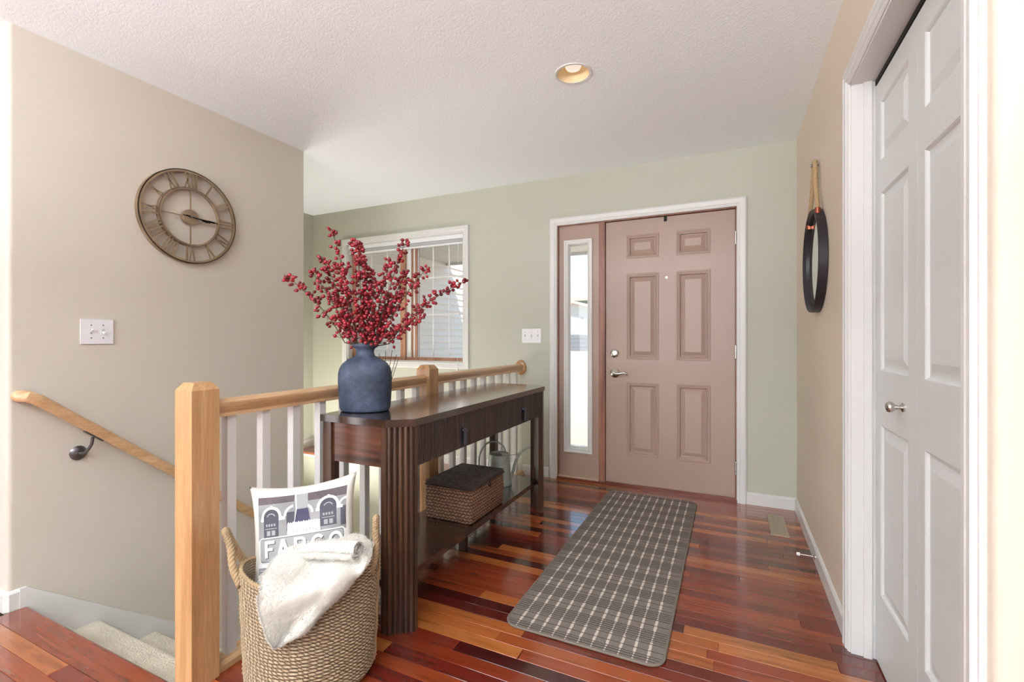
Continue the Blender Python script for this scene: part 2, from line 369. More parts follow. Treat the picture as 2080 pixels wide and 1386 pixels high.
# ------------------------------------------------------------------ baseboards
BH, BT = .082, .012
def base_sec(t=BT, h=BH): return [(0, 0), (t, 0), (t, h-.012), (t*.5, h-.003), (0, h)]
def baseboard(name, path, inward):
    "path of XY points; board lies on the side given by sign"
    b = B(); n_ = len(path); P = [Vector((p[0], p[1])) for p in path]; rings = []
    for i in range(n_):
        d1 = (P[i]-P[i-1]).normalized() if i else None; d2 = (P[i+1]-P[i]).normalized() if i < n_-1 else None
        nn = [Vector((-d.y, d.x))*inward for d in (d1, d2) if d is not None]
        mv = sum(nn, Vector((0, 0))); mv = mv/(mv.length_squared)*len(nn)*1.0 if len(nn) == 1 else mv*(2/mv.length_squared)
        rings.append([b.bm.verts.new((P[i].x+mv.x*a, P[i].y+mv.y*a, z)) for a, z in base_sec()])
    for A, C in zip(rings, rings[1:]):
        for j in range(5): b.bm.faces.new([A[j], A[(j+1) % 5], C[(j+1) % 5], C[j]])
    b.bm.faces.new(rings[0]); b.bm.faces.new(rings[-1][::-1])
    return struct(b.obj(name, MAT['white']))
baseboard('baseboard_right', [(.10, G), (XR, G), (XR, 2.106)], -1)
baseboard('baseboard_back', [(BX+.02, G), (-1.338, G)], -1)
baseboard('baseboard_well', [(XL, YS), (XL, G), (BX-.03, G)], -1)
baseboard('baseboard_left', [(-6, YL), (XS-.008, YL), (XS, YL+.008), (XS, YE-.02)], -1)
baseboard('baseboard_near', [(XR, 1.04), (XR+.008, YR), (3.2, YR)], -1)
# ledge along the back wall over the stairwell
b = B(); b.box(XL, BX-.05, G-.205, G, LOW-.1, -.03); lw = struct(b.obj('wall_ledge', MAT['sage']))
b = B(); b.prism([(G-.22, -.026)]+arc(G-.22, -.013, .013, R(270), R(90), 6)[1:]+[(G, 0), (G, -.026)], 'X', XL, BX-.045)
o = b.obj('ledge_board', MAT['plank'], lw); o.color = lin(156, 84, 54)
b = B(); b.box(XL, BX-.05, G-.215, G-.205, -.05, -.028); b.obj('ledge_trim', MAT['white'], lw)

# ------------------------------------------------------------------ stairs
carpet = plain('beige_carpet', lin(220, 210, 190), .95, bump=1, bscale=130, vary=.12, bdist=.012)
st = thing('staircase', (-2.1, 1.5, LOW), 'beige carpeted stair flight going down beside the beige wall', 'staircase', kind='structure')
RUN, RISE = .24, .19
for i in range(1, 6):
    y0 = YE+RUN*(i-1); z = -RISE*i
    sec = [(y0-.03, z-.03), (y0+RUN-.02, z-.045)]+arc(y0+RUN-.005, z-.02, .02, R(-90), R(90), 6)+[(y0-.03, z)]
    b = B(); b.prism(sec, 'X', XS+.016, BX-.102)
    bmesh.ops.triangulate(b.bm, faces=b.bm.faces); bmesh.ops.subdivide_edges(b.bm, edges=[e_ for e_ in b.bm.edges if e_.calc_length() > .2], cuts=6)
    b.obj('tread', carpet, st, smooth='auto')
for i in range(0, 6):
    b = B(); b.box(XS+.016, BX-.102, YE+RUN*i-.028, YE+RUN*i-.008, -RISE*(i+1)+.0, -RISE*i-.03); b.obj('riser', carpet, st)
sk = [(YE-.022, BH), (YE+.0, BH), (YE+RUN*5.3, BH-.81*RUN*5.3), (YE+RUN*5.3, LOW), (YE-.022, -.3)]
b = B(); b.prism(sk, 'X', XS+.001, XS+.015); b.obj('skirt_board', MAT['white'], st, bevel=.003)
b = B(); b.prism([(YE+.0, -.12), (YE+RUN*5.3, -.12-.8*RUN*5.3), (YE+RUN*5.3, LOW), (YE, LOW)], 'X', BX-.112, BX-.1005); b.obj('skirt_board', MAT['white'], st)

# ------------------------------------------------------------------ balustrade
bal = thing('balustrade', (BX, 2.2, 0), 'maple stair railing with white square balusters between hall and stairwell', 'railing')
def newel(y, h):
    b = B(); a = .0445
    pts = lambda s_, z: [b.bm.verts.new((BX+dx*s_, y+dy*s_, z)) for dx, dy in ((-1, -1), (1, -1), (1, 1), (-1, 1))]
    R_ = [pts(a, -.05), pts(a, h-.024), pts(a*.62, h)]
    for A, C in zip(R_, R_[1:]):
        for j in range(4): b.bm.faces.new([A[j], A[(j+1) % 4], C[(j+1) % 4], C[j]])
    b.bm.faces.new(R_[0][::-1]); b.bm.faces.new(R_[-1]); return b.obj('newel_post', MAT['maple_z'], bal, bevel=.0025)
newel(.945, .985); newel(2.231, .978)
rail_sec = [(-.026, .862), (.026, .862), (.026, .868), (.021, .874), (.024, .886), (.031, .898), (.03, .91), (.02, .919), (0, .923), (-.02, .919), (-.03, .91), (-.031, .898), (-.024, .886), (-.021, .874), (-.026, .868)]
for y0, y1 in ((.9895, 2.1865), (2.2755, 3.548)):
    b = B(); b.prism([(BX+p[0], p[1]) for p in rail_sec], 'Y', y0, y1); b.obj('handrail', MAT['maple_y'], bal, smooth='auto')
    b = B(); b.prism([(BX-.036, 0), (BX+.036, 0), (BX+.036, .02), (BX+.026, .032), (BX-.026, .032), (BX-.036, .02)], 'Y', y0, y1 if y1 < 3 else G-.02); b.obj('shoe_rail', MAT['maple_y'], bal)
b = B(); b.lathe([(0, .0), (.052, 0), (.06, .005), (.064, .013), (.064, .02), (0, .02)], (BX, 3.5405, .89), 'Y', 36, sx=.78); 
b.obj('rosette', MAT['maple_z'], bal, smooth='auto')
ys = [1.035+.0335*0+.1335*i+.016 for i in range(9)]+[2.345+.135*i+.016 for i in range(9)]
b0 = None
for y in ys:
    if b0 is None:
        b = B(); b.box(BX-.016, BX+.016, y-.016, y+.016, .030, .864); b0 = b.obj('baluster', MAT['white'], bal, bevel=.0015); y00 = y
    else:
        c = b0.copy(); COL.objects.link(c); c.parent = bal; c.location = b0.location+Vector((0, y-y00, 0))

# ------------------------------------------------------------------ wall handrail
hr = thing('wall_handrail', (XS+.06, .86, .84), 'pale wooden handrail on metal brackets sloping down the beige wall', 'handrail')
hx = XS+.062; sl = .83
p0 = Vector((hx, .918, .872)); p1 = Vector((hx, 2.25, .872-(2.25-.918)*sl))
sec = lambda i: [(.0255*math.cos(a)*(1.0), .0235*math.sin(a)) for a in [2*math.pi*k/18 for k in range(18)]]
secf = [(.024, -.012), (.026, .002), (.02, .016), (.008, .023), (-.008, .023), (-.02, .016), (-.026, .002), (-.024, -.012), (-.016, -.022), (.016, -.022)]
b = B(); b.sweep([p0, p1], secf); b.obj('rail', MAT['maple_y'], hr, smooth='auto')
b = B(); b.sweep([(XS+.002, .880, .890), (hx-.018, .881, .890), (hx-.004, .890, .889), p0+Vector((0, .003, -.002))], secf); b.obj('rail_return', MAT['maple_y'], hr, smooth='auto')
for yb in (1.105, 2.1):
    zr = .885-(yb-.895)*sl-.028
    bk = B(); bk.lathe([(0, 0), (.031, 0), (.033, .005), (.026, .011), (.012, .016), (0, .018)], (XS+.001, yb-.03, zr-.075), 'X', 24)
    bk = bk.obj('bracket', MAT['darknickel'], hr, smooth='auto')
    b = B(); b.tube(catmull([(XS+.012, yb-.03, zr-.075), (XS+.045, yb-.022, zr-.07), (hx-.004, yb-.005, zr-.04), (hx, yb, zr-.004)], 6), .0065, 8)
    b.sweep([(hx, yb-.03, zr+.027), (hx, yb+.035, zr-.027)], [(-.012, -.003), (.012, -.003), (.012, .003), (-.012, .003)]); b.obj('bracket_arm', MAT['darknickel'], bk, smooth='auto')

# ------------------------------------------------------------------ panelled door surfaces
def door_front(bld, P, u0, u1, v0, v1, holes, depth, th, through=False):
    us = sorted({u0, u1}|{h[0] for h in holes}|{h[1] for h in holes}); vs = sorted({v0, v1}|{h[2] for h in holes}|{h[3] for h in holes}); bm = bld.bm
    for i in range(len(us)-1):
        for j in range(len(vs)-1):
            cu, cv = (us[i]+us[i+1])/2, (vs[j]+vs[j+1])/2
            if any(h[0] < cu < h[1] and h[2] < cv < h[3] for h in holes): continue
            bm.faces.new([bm.verts.new(P(u, v_, 0)) for u, v_ in ((us[i], vs[j]), (us[i+1], vs[j]), (us[i+1], vs[j+1]), (us[i], vs[j+1]))])
    c = [(u0, v0), (u1, v0), (u1, v1), (u0, v1)]
    for i in range(4):
        a, d = c[i], c[(i+1) % 4]; bm.faces.new([bm.verts.new(P(*a, 0)), bm.verts.new(P(*d, 0)), bm.verts.new(P(*d, -th)), bm.verts.new(P(*a, -th))])
    if through:
        for i in range(len(us)-1):
            for j in range(len(vs)-1):
                cu, cv = (us[i]+us[i+1])/2, (vs[j]+vs[j+1])/2
                if any(h[0] < cu < h[1] and h[2] < cv < h[3] for h in holes): continue
                bm.faces.new([bm.verts.new(P(u, v_, -th)) for u, v_ in ((us[i], vs[j]), (us[i+1], vs[j]), (us[i+1], vs[j+1]), (us[i], vs[j+1]))])
    else: bm.faces.new([bm.verts.new(P(*a, -th)) for a in c])
    bmesh.ops.remove_doubles(bm, verts=bm.verts, dist=1e-5)
def panel_piece(P, h, loops):
    b = B(); prev = None
    for ins, d in loops:
        cur = [b.bm.verts.new(P(u, v_, d)) for u, v_ in ((h[0]+ins, h[2]+ins), (h[1]-ins, h[2]+ins), (h[1]-ins, h[3]-ins), (h[0]+ins, h[3]-ins))]
        if prev:
            for j in range(4): b.bm.faces.new([prev[j], prev[(j+1) % 4], cur[(j+1) % 4], cur[j]])
        prev = cur
    b.bm.faces.new(prev); return b
# ------------------------------------------------------------------ front door
FD = 3.588
Pf = lambda u, v, d: (u, FD-d, v)
door = B(); PX = [(-.721, -.481), (-.360, -.128)]; PZ = [(1.742, 1.920), (.972, 1.625), (.240, .800)]
hs = [(x0, x1, z0, z1) for x0, x1 in PX for z0, z1 in PZ]
door_front(door, Pf, -.878, .029, .022, 2.034, hs, 0, .044)
door = struct(door.obj('door_1', MAT['door_paint']), 'rosy brown six-panel front door', 'door')
LO = [(0, 0), (.004, .004), (.009, .004), (.014, -.001), (.018, -.001), (.022, .0035), (.026, .0025), (.031, -.012), (.036, -.013), (.062, -.003), (.064, -.003)]
for h in hs: panel_piece(Pf, h, LO).obj('panel', MAT['door_paint'], door)
b = B(); b.lathe([(0, 0), (.033, 0), (.033, -.005), (.027, -.011), (.014, -.014), (0, -.014)], (-.810, FD, 1.018), 'Y', 28)
db = b.obj('deadbolt', MAT['nickel'], door, smooth='auto'); b = B(); b.box(-.816, -.804, FD-.03, FD-.013, 1.004, 1.034); b.obj('thumb_turn', MAT['nickel'], db, bevel=.003)
b = B(); b.lathe([(0, 0), (.036, 0), (.036, -.006), (.029, -.012), (.014, -.018), (.012, -.04), (0, -.042)], (-.808, FD, .866), 'Y', 28)
lv = b.obj('lever_rose', MAT['nickel'], door, smooth='auto')
b = B(); b.tube(catmull([(-.808, FD-.045, .866), (-.785, FD-.048, .862), (-.757, FD-.048, .866), (-.73, FD-.047, .871), (-.712, FD-.045, .862), (-.706, FD-.042, .853)], 6), lambda t: .0105-.005*t, 10); b.obj('lever', MAT['nickel'], lv, smooth=True)
b = B(); b.lathe([(0, 0), (.008, 0), (.008, -.004), (0, -.004)], (-.427, FD, 1.583), 'Y', 16); b.obj('peephole', MAT['nickel'], door)
# frame: jambs, mullion post, head, threshold, casing
fr = B(); y0, y1 = G+.002, G+.13
fr.box(DX0, DX0+.012, y0, y1, 0, DZ); fr.box(.032, DX1, y0+.006, y1, 0, DZ); fr.box(DX0, DX1, y0+.006, y1, 2.038, DZ)
frame = struct(fr.obj('door_frame', MAT['door_wood']), 'reddish brown jamb with white casing around front door and sidelight', 'door frame')
b = B(); b.box(-.932, -.882, FD-.012, y1, .012, 2.038); b.box(-.926, -.888, FD-.018, FD-.01, .012, 2.038); b.obj('mullion_post', MAT['door_wood'], frame, bevel=.003)
b = B(); sy = FD+.046; b.box(-.945, -.865, sy, y1, .0, 2.05); b.box(.015, DX1, sy, y1, 0, 2.05); b.box(DX0, DX1, sy, y1, 2.022, DZ); b.box(DX0, DX0+.03, sy, y1, 0, DZ); b.box(DX0, DX1, sy, y1, 0, .034); b.obj('leak_stop', MAT['door_wood'], frame)  # strips added behind the door gaps to block light leaking in
b = B(); b.box(DX0, DX1, G-.012, y1, .0, .018); b.box(-.88, .03, G+.0, G+.022, .018, .024); b.obj('threshold', wood('threshold_wood', lin(96, 44, 30), lin(122, 58, 40), lin(142, 74, 52), 'X', 20, .3), frame, bevel=.004)
b = B(); b.box(-1.262, -.932, G+.004, G+.03, .018, .03); b.obj('sidelight_sill', plain('pale_sill', lin(196, 168, 144), .5), frame)
def casing(name, x0, x1, z1, parent, wdt=.062, z0=0, bottom=False):
    "flat moulded casing around an opening in the back wall"
    prof = [(0, 0), (0, .010), (.006, .014), (.018, .0135), (.022, .017), (.050, .019), (.056, .017), (wdt, .012), (wdt, 0)]
    b = B(); path = [(x0, z0), (x0, z1), (x1, z1), (x1, z0)]; dirs = [(-1, 0 if not bottom else -1), (-1, 1), (1, 1), (1, 0 if not bottom else -1)]
    rings = [[b.bm.verts.new((p[0]+d[0]*o_, G-t_, p[1]+d[1]*o_)) for o_, t_ in prof] for p, d in zip(path, dirs)]
    k = len(prof); n_ = 4 if bottom else 3
    for i in range(n_):
        A, C = rings[i], rings[(i+1) % 4]
        for j in range(k-1): b.bm.faces.new([A[j], A[j+1], C[j+1], C[j]])
    if not bottom: b.bm.faces.new(rings[0]); b.bm.faces.new(rings[-1])
    return b.obj(name, MAT['white'], parent)
casing('casing', DX0+.006, DX1-.006, DZ-.008, frame)
for z in (1.831, 1.039, .233):
    b = B(); b.box(.0285, .0345, G+.003, G+.03, z-.045, z+.045)
    for k in range(5): b.lathe([(0, 0), (.0062, 0), (.0062, .0165), (0, .0165)], (.0335, G+.006, z-.0445+k*.018), 'Z', 12)
    b.obj('hinge', MAT['nickel'], frame, smooth='auto')
# sidelight
Ps = lambda u, v, d: (u, FD-.004-d, v)
sd = B(); SH = (-1.212, -.990, .224, 1.918)
door_front(sd, Ps, -1.2625, -.9325, .03, 2.038, [SH], 0, .04, True)
sd = struct(sd.obj('window_2', MAT['door_paint']), 'tall narrow sidelight window in a rosy brown panel left of the front door', 'window')
b = panel_piece(Ps, (SH[0]-.006, SH[1]+.006, SH[2]-.006, SH[3]+.006), [(0, 0), (0, .012), (.004, .016), (.014, .016), (.017, .011), (.026, .011), (.030, .014), (.036, .010), (.044, -.01), (.047, -.02)])
b.bm.faces.ensure_lookup_table(); b.bm.faces.remove(b.bm.faces[-1]); b.obj('lite_frame', MAT['white'], sd)
b = B(); b.box(SH[0]+.03, SH[1]-.03, FD+.012, FD+.016, SH[2]+.03, SH[3]-.03); b.obj('pane', MAT['glass'], sd)
# over-door hanger
b = B(); b.box(-.446, -.424, FD-.0035, FD-.0005, 2.0, 2.0365); b.box(-.446, -.424, FD-.0035, FD+.02, 2.035, 2.0365); b.sweep(catmull([(-.435, FD-.003, 2.003), (-.435, FD-.02, 1.998), (-.435, FD-.028, 2.01)], 5), [(-.008, -.0012), (.008, -.0012), (.008, .0012), (-.008, .0012)])
tag(b.obj('door_hanger', MAT['black_metal']), 'small black metal hook hung over top edge of the front door', 'hook')

# ------------------------------------------------------------------ window
win = thing('window_1', (-2.84, G, WZ0), 'white trimmed double window with grid bars looking onto grey siding', 'window', kind='structure')
casing('window_frame', WX0+.002, WX1-.002, WZ1-.002, win, .058, WZ0+.002, bottom=True)
b = B(); b.box(WX0+.001, WX0+.012, G+.002, G+.085, WZ0, WZ1); b.box(WX1-.012, WX1-.001, G+.002, G+.085, WZ0, WZ1); b.box(WX0, WX1, G+.002, G+.085, WZ1-.012, WZ1-.001); b.box(WX0, WX1, G+.002, G+.085, WZ0+.001, WZ0+.012); b.obj('reveal', MAT['white'], win)
fy = G+.06
b = B(); b.box(WX0+.012, WX0+.05, fy, fy+.05, WZ0+.012, WZ1-.012); b.box(WX1-.03, WX1-.012, fy, fy+.05, WZ0+.012, WZ1-.012); b.box(WX0+.012, WX1-.012, fy, fy+.05, WZ0+.012, WZ0+.04); b.box(WX0+.012, WX1-.012, fy, fy+.05, WZ1-.04, WZ1-.012)
b.box(-2.885, -2.83, fy-.022, fy+.05, WZ0+.012, WZ1-.012); b.obj('sash_frame', MAT['window_wood'], win, bevel=.002)
b = B(); b.box(-2.828, -2.775, fy+.0, fy+.05, WZ0+.04, WZ1-.04); b.box(-2.745, -2.73, fy+.0, fy+.05, WZ0+.04, WZ1-.04); b.obj('mullion', MAT['white'], win)
b = B(); b.box(-2.775, -2.745, fy+.012, fy+.05, WZ0+.04, WZ1-.04); b.box(-2.73, -2.712, fy+.006, fy+.05, WZ0+.04, WZ1-.04); b.obj('mullion_strip', MAT['window_wood'], win)
for x0, x1 in ((WX0+.05, -2.885), (-2.712, WX1-.03)):
    b = B(); b.box(x0, x1, fy+.03, fy+.034, WZ0+.04, WZ1-.04); pn = b.obj('pane', MAT['glass'], win)
    b = B(); z0, z1 = WZ0+.04, WZ1-.04
    for i in (1, 2):
        x = x0+(x1-x0)*i/3; b.box(x-.007, x+.007, fy+.024, fy+.0295, z0, z1); z = z0+(z1-z0)*(.37 if i == 1 else .69); b.box(x0, x1, fy+.0235, fy+.0298, z-.007, z+.007)
    b.box(x0, x0+.008, fy+.02, fy+.0295, z0, z1); b.box(x1-.008, x1, fy+.02, fy+.0295, z0, z1); b.obj('grid_bars', MAT['white'], win)
bl = thing('window_blind', (-2.84, G+.03, 1.99), 'white slatted blind pulled up to the top of the grid window', 'blind')
b = B(); b.box(WX0+.014, WX1-.014, G+.008, G+.045, 2.035, 2.072); b.obj('head_rail', MAT['plastic'], bl, bevel=.003)
sl0 = None
for i in range(6):
    if sl0 is None: b = B(); b.box(WX0+.02, WX1-.02, G+.01, G+.046, 2.0285, 2.0305); sl0 = b.obj('slat', MAT['plastic'], bl)
    else: c = sl0.copy(); COL.objects.link(c); c.parent = bl; c.location = sl0.location+Vector((0, 0, -.0045*i))
b = B(); b.box(WX0+.02, WX1-.02, G+.01, G+.046, 1.990, 2.0015); b.obj('bottom_rail', MAT['plastic'], bl, bevel=.002)
b = B(); b.tube([(-2.21, G+.006, 2.04), (-2.205, G-.022, 1.5), (-2.205, G-.024, .80)], .0016, 6); b.tube([(-2.205, G-.024, .86), (-2.205, G-.024, .835)], .005, 8); b.obj('pull_cord', MAT['plastic'], bl)

# ------------------------------------------------------------------ closet door
cf = B(); y0, y1 = CY0, CY1
JX = XR+.10
cf.box(XR-.004, JX, CY1-.012, CY1, 0, CZ); cf.box(XR-.004, JX, CY0, CY0+.010, 0, CZ); cf.box(XR-.004, JX, CY0, CY1, CZ-.012, CZ)
cframe = struct(cf.obj('trim_1', MAT['white']), 'white moulded casing around the closet opening', 'door casing')
prof = [(0, 0), (0, .008), (.005, .012), (.014, .0115), (.020, .0165), (.034, .0175), (.040, .0145), (.046, .0185), (.058, .0185), (.066, .011), (.070, .010), (.070, 0)]
b = B(); path = [(CY1-.004, 0), (CY1-.004, CZ-.004), (CY0+.004, CZ-.004), (CY0+.004, 0)]; dirs = [(1, 0), (1, 1), (-1, 1), (-1, 0)]
rings = [[b.bm.verts.new((XR-t_, p[0]+d[0]*o_, p[1]+d[1]*o_)) for o_, t_ in prof] for p, d in zip(path, dirs)]
for A, C in zip(rings, rings[1:]):
    for j in range(len(prof)-1): b.bm.faces.new([A[j], A[j+1], C[j+1], C[j]])
b.bm.faces.new(rings[0]); b.bm.faces.new(rings[-1]); b.obj('casing', MAT['white'], cframe)
# extra bead on the jamb beside the leaf
b = B(); b.box(XR+.032, XR+.056, CY1-.02, CY1-.012, 0, CZ-.012); b.obj('stop', MAT['white'], cframe, bevel=.002)
b = B(); b.box(XR+.066, XR+.094, CY0+.01, CY1-.012, CZ-.03, CZ-.012); b.obj('track', MAT['black'], cframe)
CX = .462
Pc = lambda u, v, d: (CX-d, u, v)
cd = thing('door_2', (CX+.015, 1.58, .005), 'white bifold closet door with raised panels', 'door', kind='structure')
LOC = [(0, 0), (.004, -.003), (.008, -.008), (.014, -.009), (.022, -.008), (.044, -.001), (.047, -.0008)]
for u0, u1, hu0, hu1 in ((1.6215, 2.019, 1.69, 1.962), (1.138, 1.6195, 1.20, 1.565)):
    lf = B(); hs = [(hu0, hu1, z0, z1) for z0, z1 in ((1.735, 1.935), (1.02, 1.625), (.255, .835))]
    door_front(lf, Pc, u0, u1, .008, 2.012, hs, 0, .032); lf = lf.obj('leaf', MAT['white_door'], cd)
    for h in hs: panel_piece(Pc, h, LOC).obj('panel', MAT['white_door'], lf)
b = B(); b.lathe([(0, 0), (.0135, 0), (.0135, -.004), (.007, -.008), (.006, -.016), (.010, -.022), (.0155, -.028), (.017, -.034), (.0145, -.04), (.008, -.0435), (0, -.0445)], (CX, 1.728, .925), 'X', 28); b.obj('knob', MAT['nickel'], cd, smooth='auto')

exec_order = None
# ------------------------------------------------------------------ recessed ceiling light
cl = thing('recessed_light', (LX, LY, H), 'round recessed ceiling light with cream reflector above the hall', 'ceiling light')
b = B(); b.lathe([(.078, .002), (.079, -.003), (.090, -.004), (.093, 0), (.0785, 0)], (LX, LY, H), 'Z', 48); b.obj('trim_ring', MAT['white'], cl, smooth='auto')
b = B(); b.lathe([(.078, -.002), (.074, .02), (.062, .07), (.055, .10), (0, .10)], (LX, LY, H), 'Z', 48); b.obj('reflector', plain('cream_reflector', lin(238, 214, 170), .35), cl, smooth='auto')
b = B(); b.lathe([(0, .018), (.02, .019), (.036, .026), (.042, .04), (.040, .06), (.03, .085), (.02, .099)], (LX, LY, H), 'Z', 32)
m, n, bb = nodes('frosted_bulb'); bb.inputs['Base Color'].default_value = lin(245, 244, 240); bb.inputs['Emission Color'].default_value = (1, .93, .8, 1); bb.inputs['Emission Strength'].default_value = .35
b.obj('bulb', m, cl, smooth='auto')

# ------------------------------------------------------------------ switch plates and outlet
def plate(name, u0, u1, z0, z1, nsw, wall, label, cat, outlet=False):
    if wall == 'X': P = lambda u, d, z: (XS+d, u, z)
    else: P = lambda u, d, z: (u, G-d, z)
    def bx(u0, u1, d0, d1, z0, z1):
        p, q = P(u0, d0, z0), P(u1, d1, z1); return (min(p[0], q[0]), max(p[0], q[0]), min(p[1], q[1]), max(p[1], q[1]), z0, z1)
    b = B(); b.box(*bx(u0, u1, .0005, .006, z0, z1)); o = b.obj(name, MAT['plastic'], bevel=.0028); tag(o, label, cat); zc = (z0+z1)/2
    for i in range(nsw):
        u = u0+(u1-u0)*(i+.5)/nsw if nsw > 2 else (u0+u1)/2+(i-.5)*.046
        if outlet:
            for dz in (-.02, .02):
                b = B(); b.box(*bx(u-.017, u+.017, .004, .0075, zc+dz-.014, zc+dz+.014)); b.obj('socket', MAT['plastic'], o, bevel=.002)
            continue
        b = B(); b.box(*bx(u-.005, u+.005, .005, .0065, zc-.012, zc+.012)); b.obj('toggle_slot', plain('switch_shade', lin(190, 190, 192), .4), o)
        up = 1 if i % 2 == 0 else -1
        b = B(); b.sweep([P(u, .005, zc), P(u, .02, zc+up*.010)], [(-.004, -.004), (.004, -.004), (.003, .004), (-.003, .004)]); b.obj('toggle', MAT['plastic'], o)
        for dz in (-.03, .03):
            b = B(); c = P(u, .0055, zc+dz); ax = 'X' if wall == 'X' else 'Y'; s_ = 1 if wall == 'X' else -1
            b.lathe([(0, 0), (.003, 0), (.003, .001*s_), (0, .0012*s_)], c, ax, 10)
            b.obj('screw', MAT['darknickel'], o)
    return o
plate('light_switch', 1.083, 1.208, 1.105, 1.220, 2, 'X', 'white two-toggle switch plate on the beige wall below the clock', 'light switch')
plate('light_switch', -1.580, -1.408, 1.097, 1.215, 3, 'Y', 'white three-toggle switch plate on the green wall left of the front door', 'light switch')
plate('wall_outlet', -1.480, -1.410, .355, .468, 1, 'Y', 'white outlet plate low on green wall behind far end of the console', 'outlet', outlet=True)

# ------------------------------------------------------------------ clock
CYc, CZc, CR = 1.549, 1.795, .2525
clock = thing('wall_clock', (XS+.002, CYc, CZc), 'round open-frame bronze clock with roman numerals on the beige wall', 'clock')
def ringx(r0, r1, d0, d1): return B().lathe([(r0, d0), (r1, d0), (r1, d1), (r0, d1), (r0, d0)], (XS, CYc, CZc), 'X', 96)
ringx(.238, CR, .026, .034).obj('outer_ring', MAT['bronze'], clock, smooth='auto')
b = ringx(CR-.004, CR, .004, .034); b.obj('outer_band', MAT['bronze'], clock, smooth='auto')
ringx(.148, .158, .026, .034).obj('inner_ring', MAT['bronze'], clock, smooth='auto')
ringx(.156, .159, .006, .034).obj('inner_band', MAT['bronze'], clock, smooth='auto')
def cbar(b, ang, x0, r0, x1, r1, wd=.0075, d0=.027, d1=.033):
    "bar in clock-face coords rotated clockwise by ang; outward is up; screen-right is +Y"
    ca, sa = math.cos(ang), math.sin(ang)
    def W(x, r): return (x*ca+r*sa, -x*sa+r*ca)
    p, q = Vector(W(x0, r0)), Vector(W(x1, r1)); t = (q-p).normalized(); nrm = Vector((-t.y, t.x))*wd/2
    pts = [p+nrm, p-nrm, q-nrm, q+nrm]; vs = [b.bm.verts.new((XS+d, CYc+v_.x, CZc+v_.y)) for d in (d0, d1) for v_ in pts]
    for f in ((0, 1, 2, 3), (7, 6, 5, 4), (0, 4, 5, 1), (1, 5, 6, 2), (2, 6, 7, 3), (3, 7, 4, 0)): b.bm.faces.new([vs[i] for i in f])
nums = {1: 'I', 2: 'II', 3: 'III', 4: 'IV', 5: 'V', 6: 'VI', 7: 'VII', 8: 'VIII', 9: 'IX', 10: 'X', 11: 'XI', 12: 'XII'}
wds = {'I': .017, 'V': .038, 'X': .04}
for h_, s_ in nums.items():
    b = B(); tw = sum(wds[c] for c in s_); x = -tw/2; a = h_*math.pi/6; r0, r1 = .155, .241
    for c in s_:
        w2 = wds[c]; xc = x+w2/2
        if c == 'I': cbar(b, a, xc, r0, xc, r1, .0085)
        if c == 'V': cbar(b, a, xc, r0, xc-w2*.34, r1, .0075); cbar(b, a, xc, r0, xc+w2*.34, r1, .005)
        if c == 'X': cbar(b, a, xc-w2*.34, r0, xc+w2*.34, r1, .005); cbar(b, a, xc+w2*.34, r0, xc-w2*.34, r1, .0075)
        x += w2
    b.obj('numeral', MAT['bronze'], clock)
for a in range(4):
    b = B(); cbar(b, a*math.pi/2, 0, .03, 0, .15, .0055, .026, .031); b.obj('spoke', MAT['bronze'], clock)
B().lathe([(0, .010), (.040, .010), (.041, .03), (.039, .036), (0, .037)], (XS, CYc, CZc), 'X', 40).obj('hub', MAT['bronze'], clock, smooth='auto')
b = B(); cbar(b, R(93), 0, -.045, 0, .145, .004, .0385, .0395); cbar(b, R(93), 0, .085, 0, .125, .009, .0385, .0395); b.obj('minute_hand', MAT['black_metal'], clock)
b = B(); cbar(b, R(97.5), 0, -.03, 0, .10, .0055, .041, .042); cbar(b, R(97.5), 0, .055, 0, .085, .012, .041, .042); b.obj('hour_hand', MAT['black_metal'], clock)
B().lathe([(0, .036), (.006, .036), (.005, .046), (0, .047)], (XS, CYc, CZc), 'X', 16).obj('cap', MAT['darknickel'], clock, smooth=True)

# ------------------------------------------------------------------ mirror
MY, MZ, MR = 2.71, 1.511, .252
mir = thing('round_mirror', (XR-.002, MY, MZ-MR), 'round black-framed mirror hung by rope on right wall by closet', 'mirror')
black_frame = plain('worn_black_frame', lin(38, 32, 36), .42, bump=.15, bscale=60, vary=.3)
B().lathe([(MR-.017, -.026), (MR-.004, -.040), (MR, -.037), (MR, -.003), (MR-.018, -.003), (MR-.017, -.026)], (XR, MY, MZ), 'X', 80).obj('frame', black_frame, mir, smooth='auto')
B().lathe([(0, -.018), (MR-.0172, -.018), (MR-.0172, -.010), (0, -.010)], (XR, MY, MZ), 'X', 80).obj('mirror_glass', MAT['mirror'], mir, smooth='auto')
rope = plain('tan_rope', lin(178, 150, 112), .9, bump=.5, bscale=300)
az = MZ+MR*math.cos(R(31)); ay = MR*math.sin(R(31))
pth = [(XR-.025, MY-ay-.002, az+.004), (XR-.022, MY-ay*.55, az+.11), (XR-.02, MY-.018, 1.985), (XR-.018, MY, 1.998), (XR-.02, MY+.018, 1.985), (XR-.022, MY+ay*.55, az+.11), (XR-.025, MY+ay+.002, az+.004)]
B().rope(catmull(pth, 22), .0105, 3, 30, 7).obj('rope', rope, mir, smooth=True)
copper = plain('copper_wire', lin(150, 84, 66), .35, .9)
for sg in (-1, 1):
    B().lathe([(0, -.024), (.0125, -.024), (.0135, 0), (.0125, .022), (0, .022)], (XR-.025, MY+sg*(ay+.004), az-.006), 'Z', 14).obj('rope_clamp', copper, mir, smooth='auto')
B().lathe([(0, 0), (.004, 0), (.004, -.03), (.007, -.032), (.006, -.036), (0, -.036)], (XR, MY, 1.985), 'X', 12).obj('nail', MAT['darknickel'], mir)

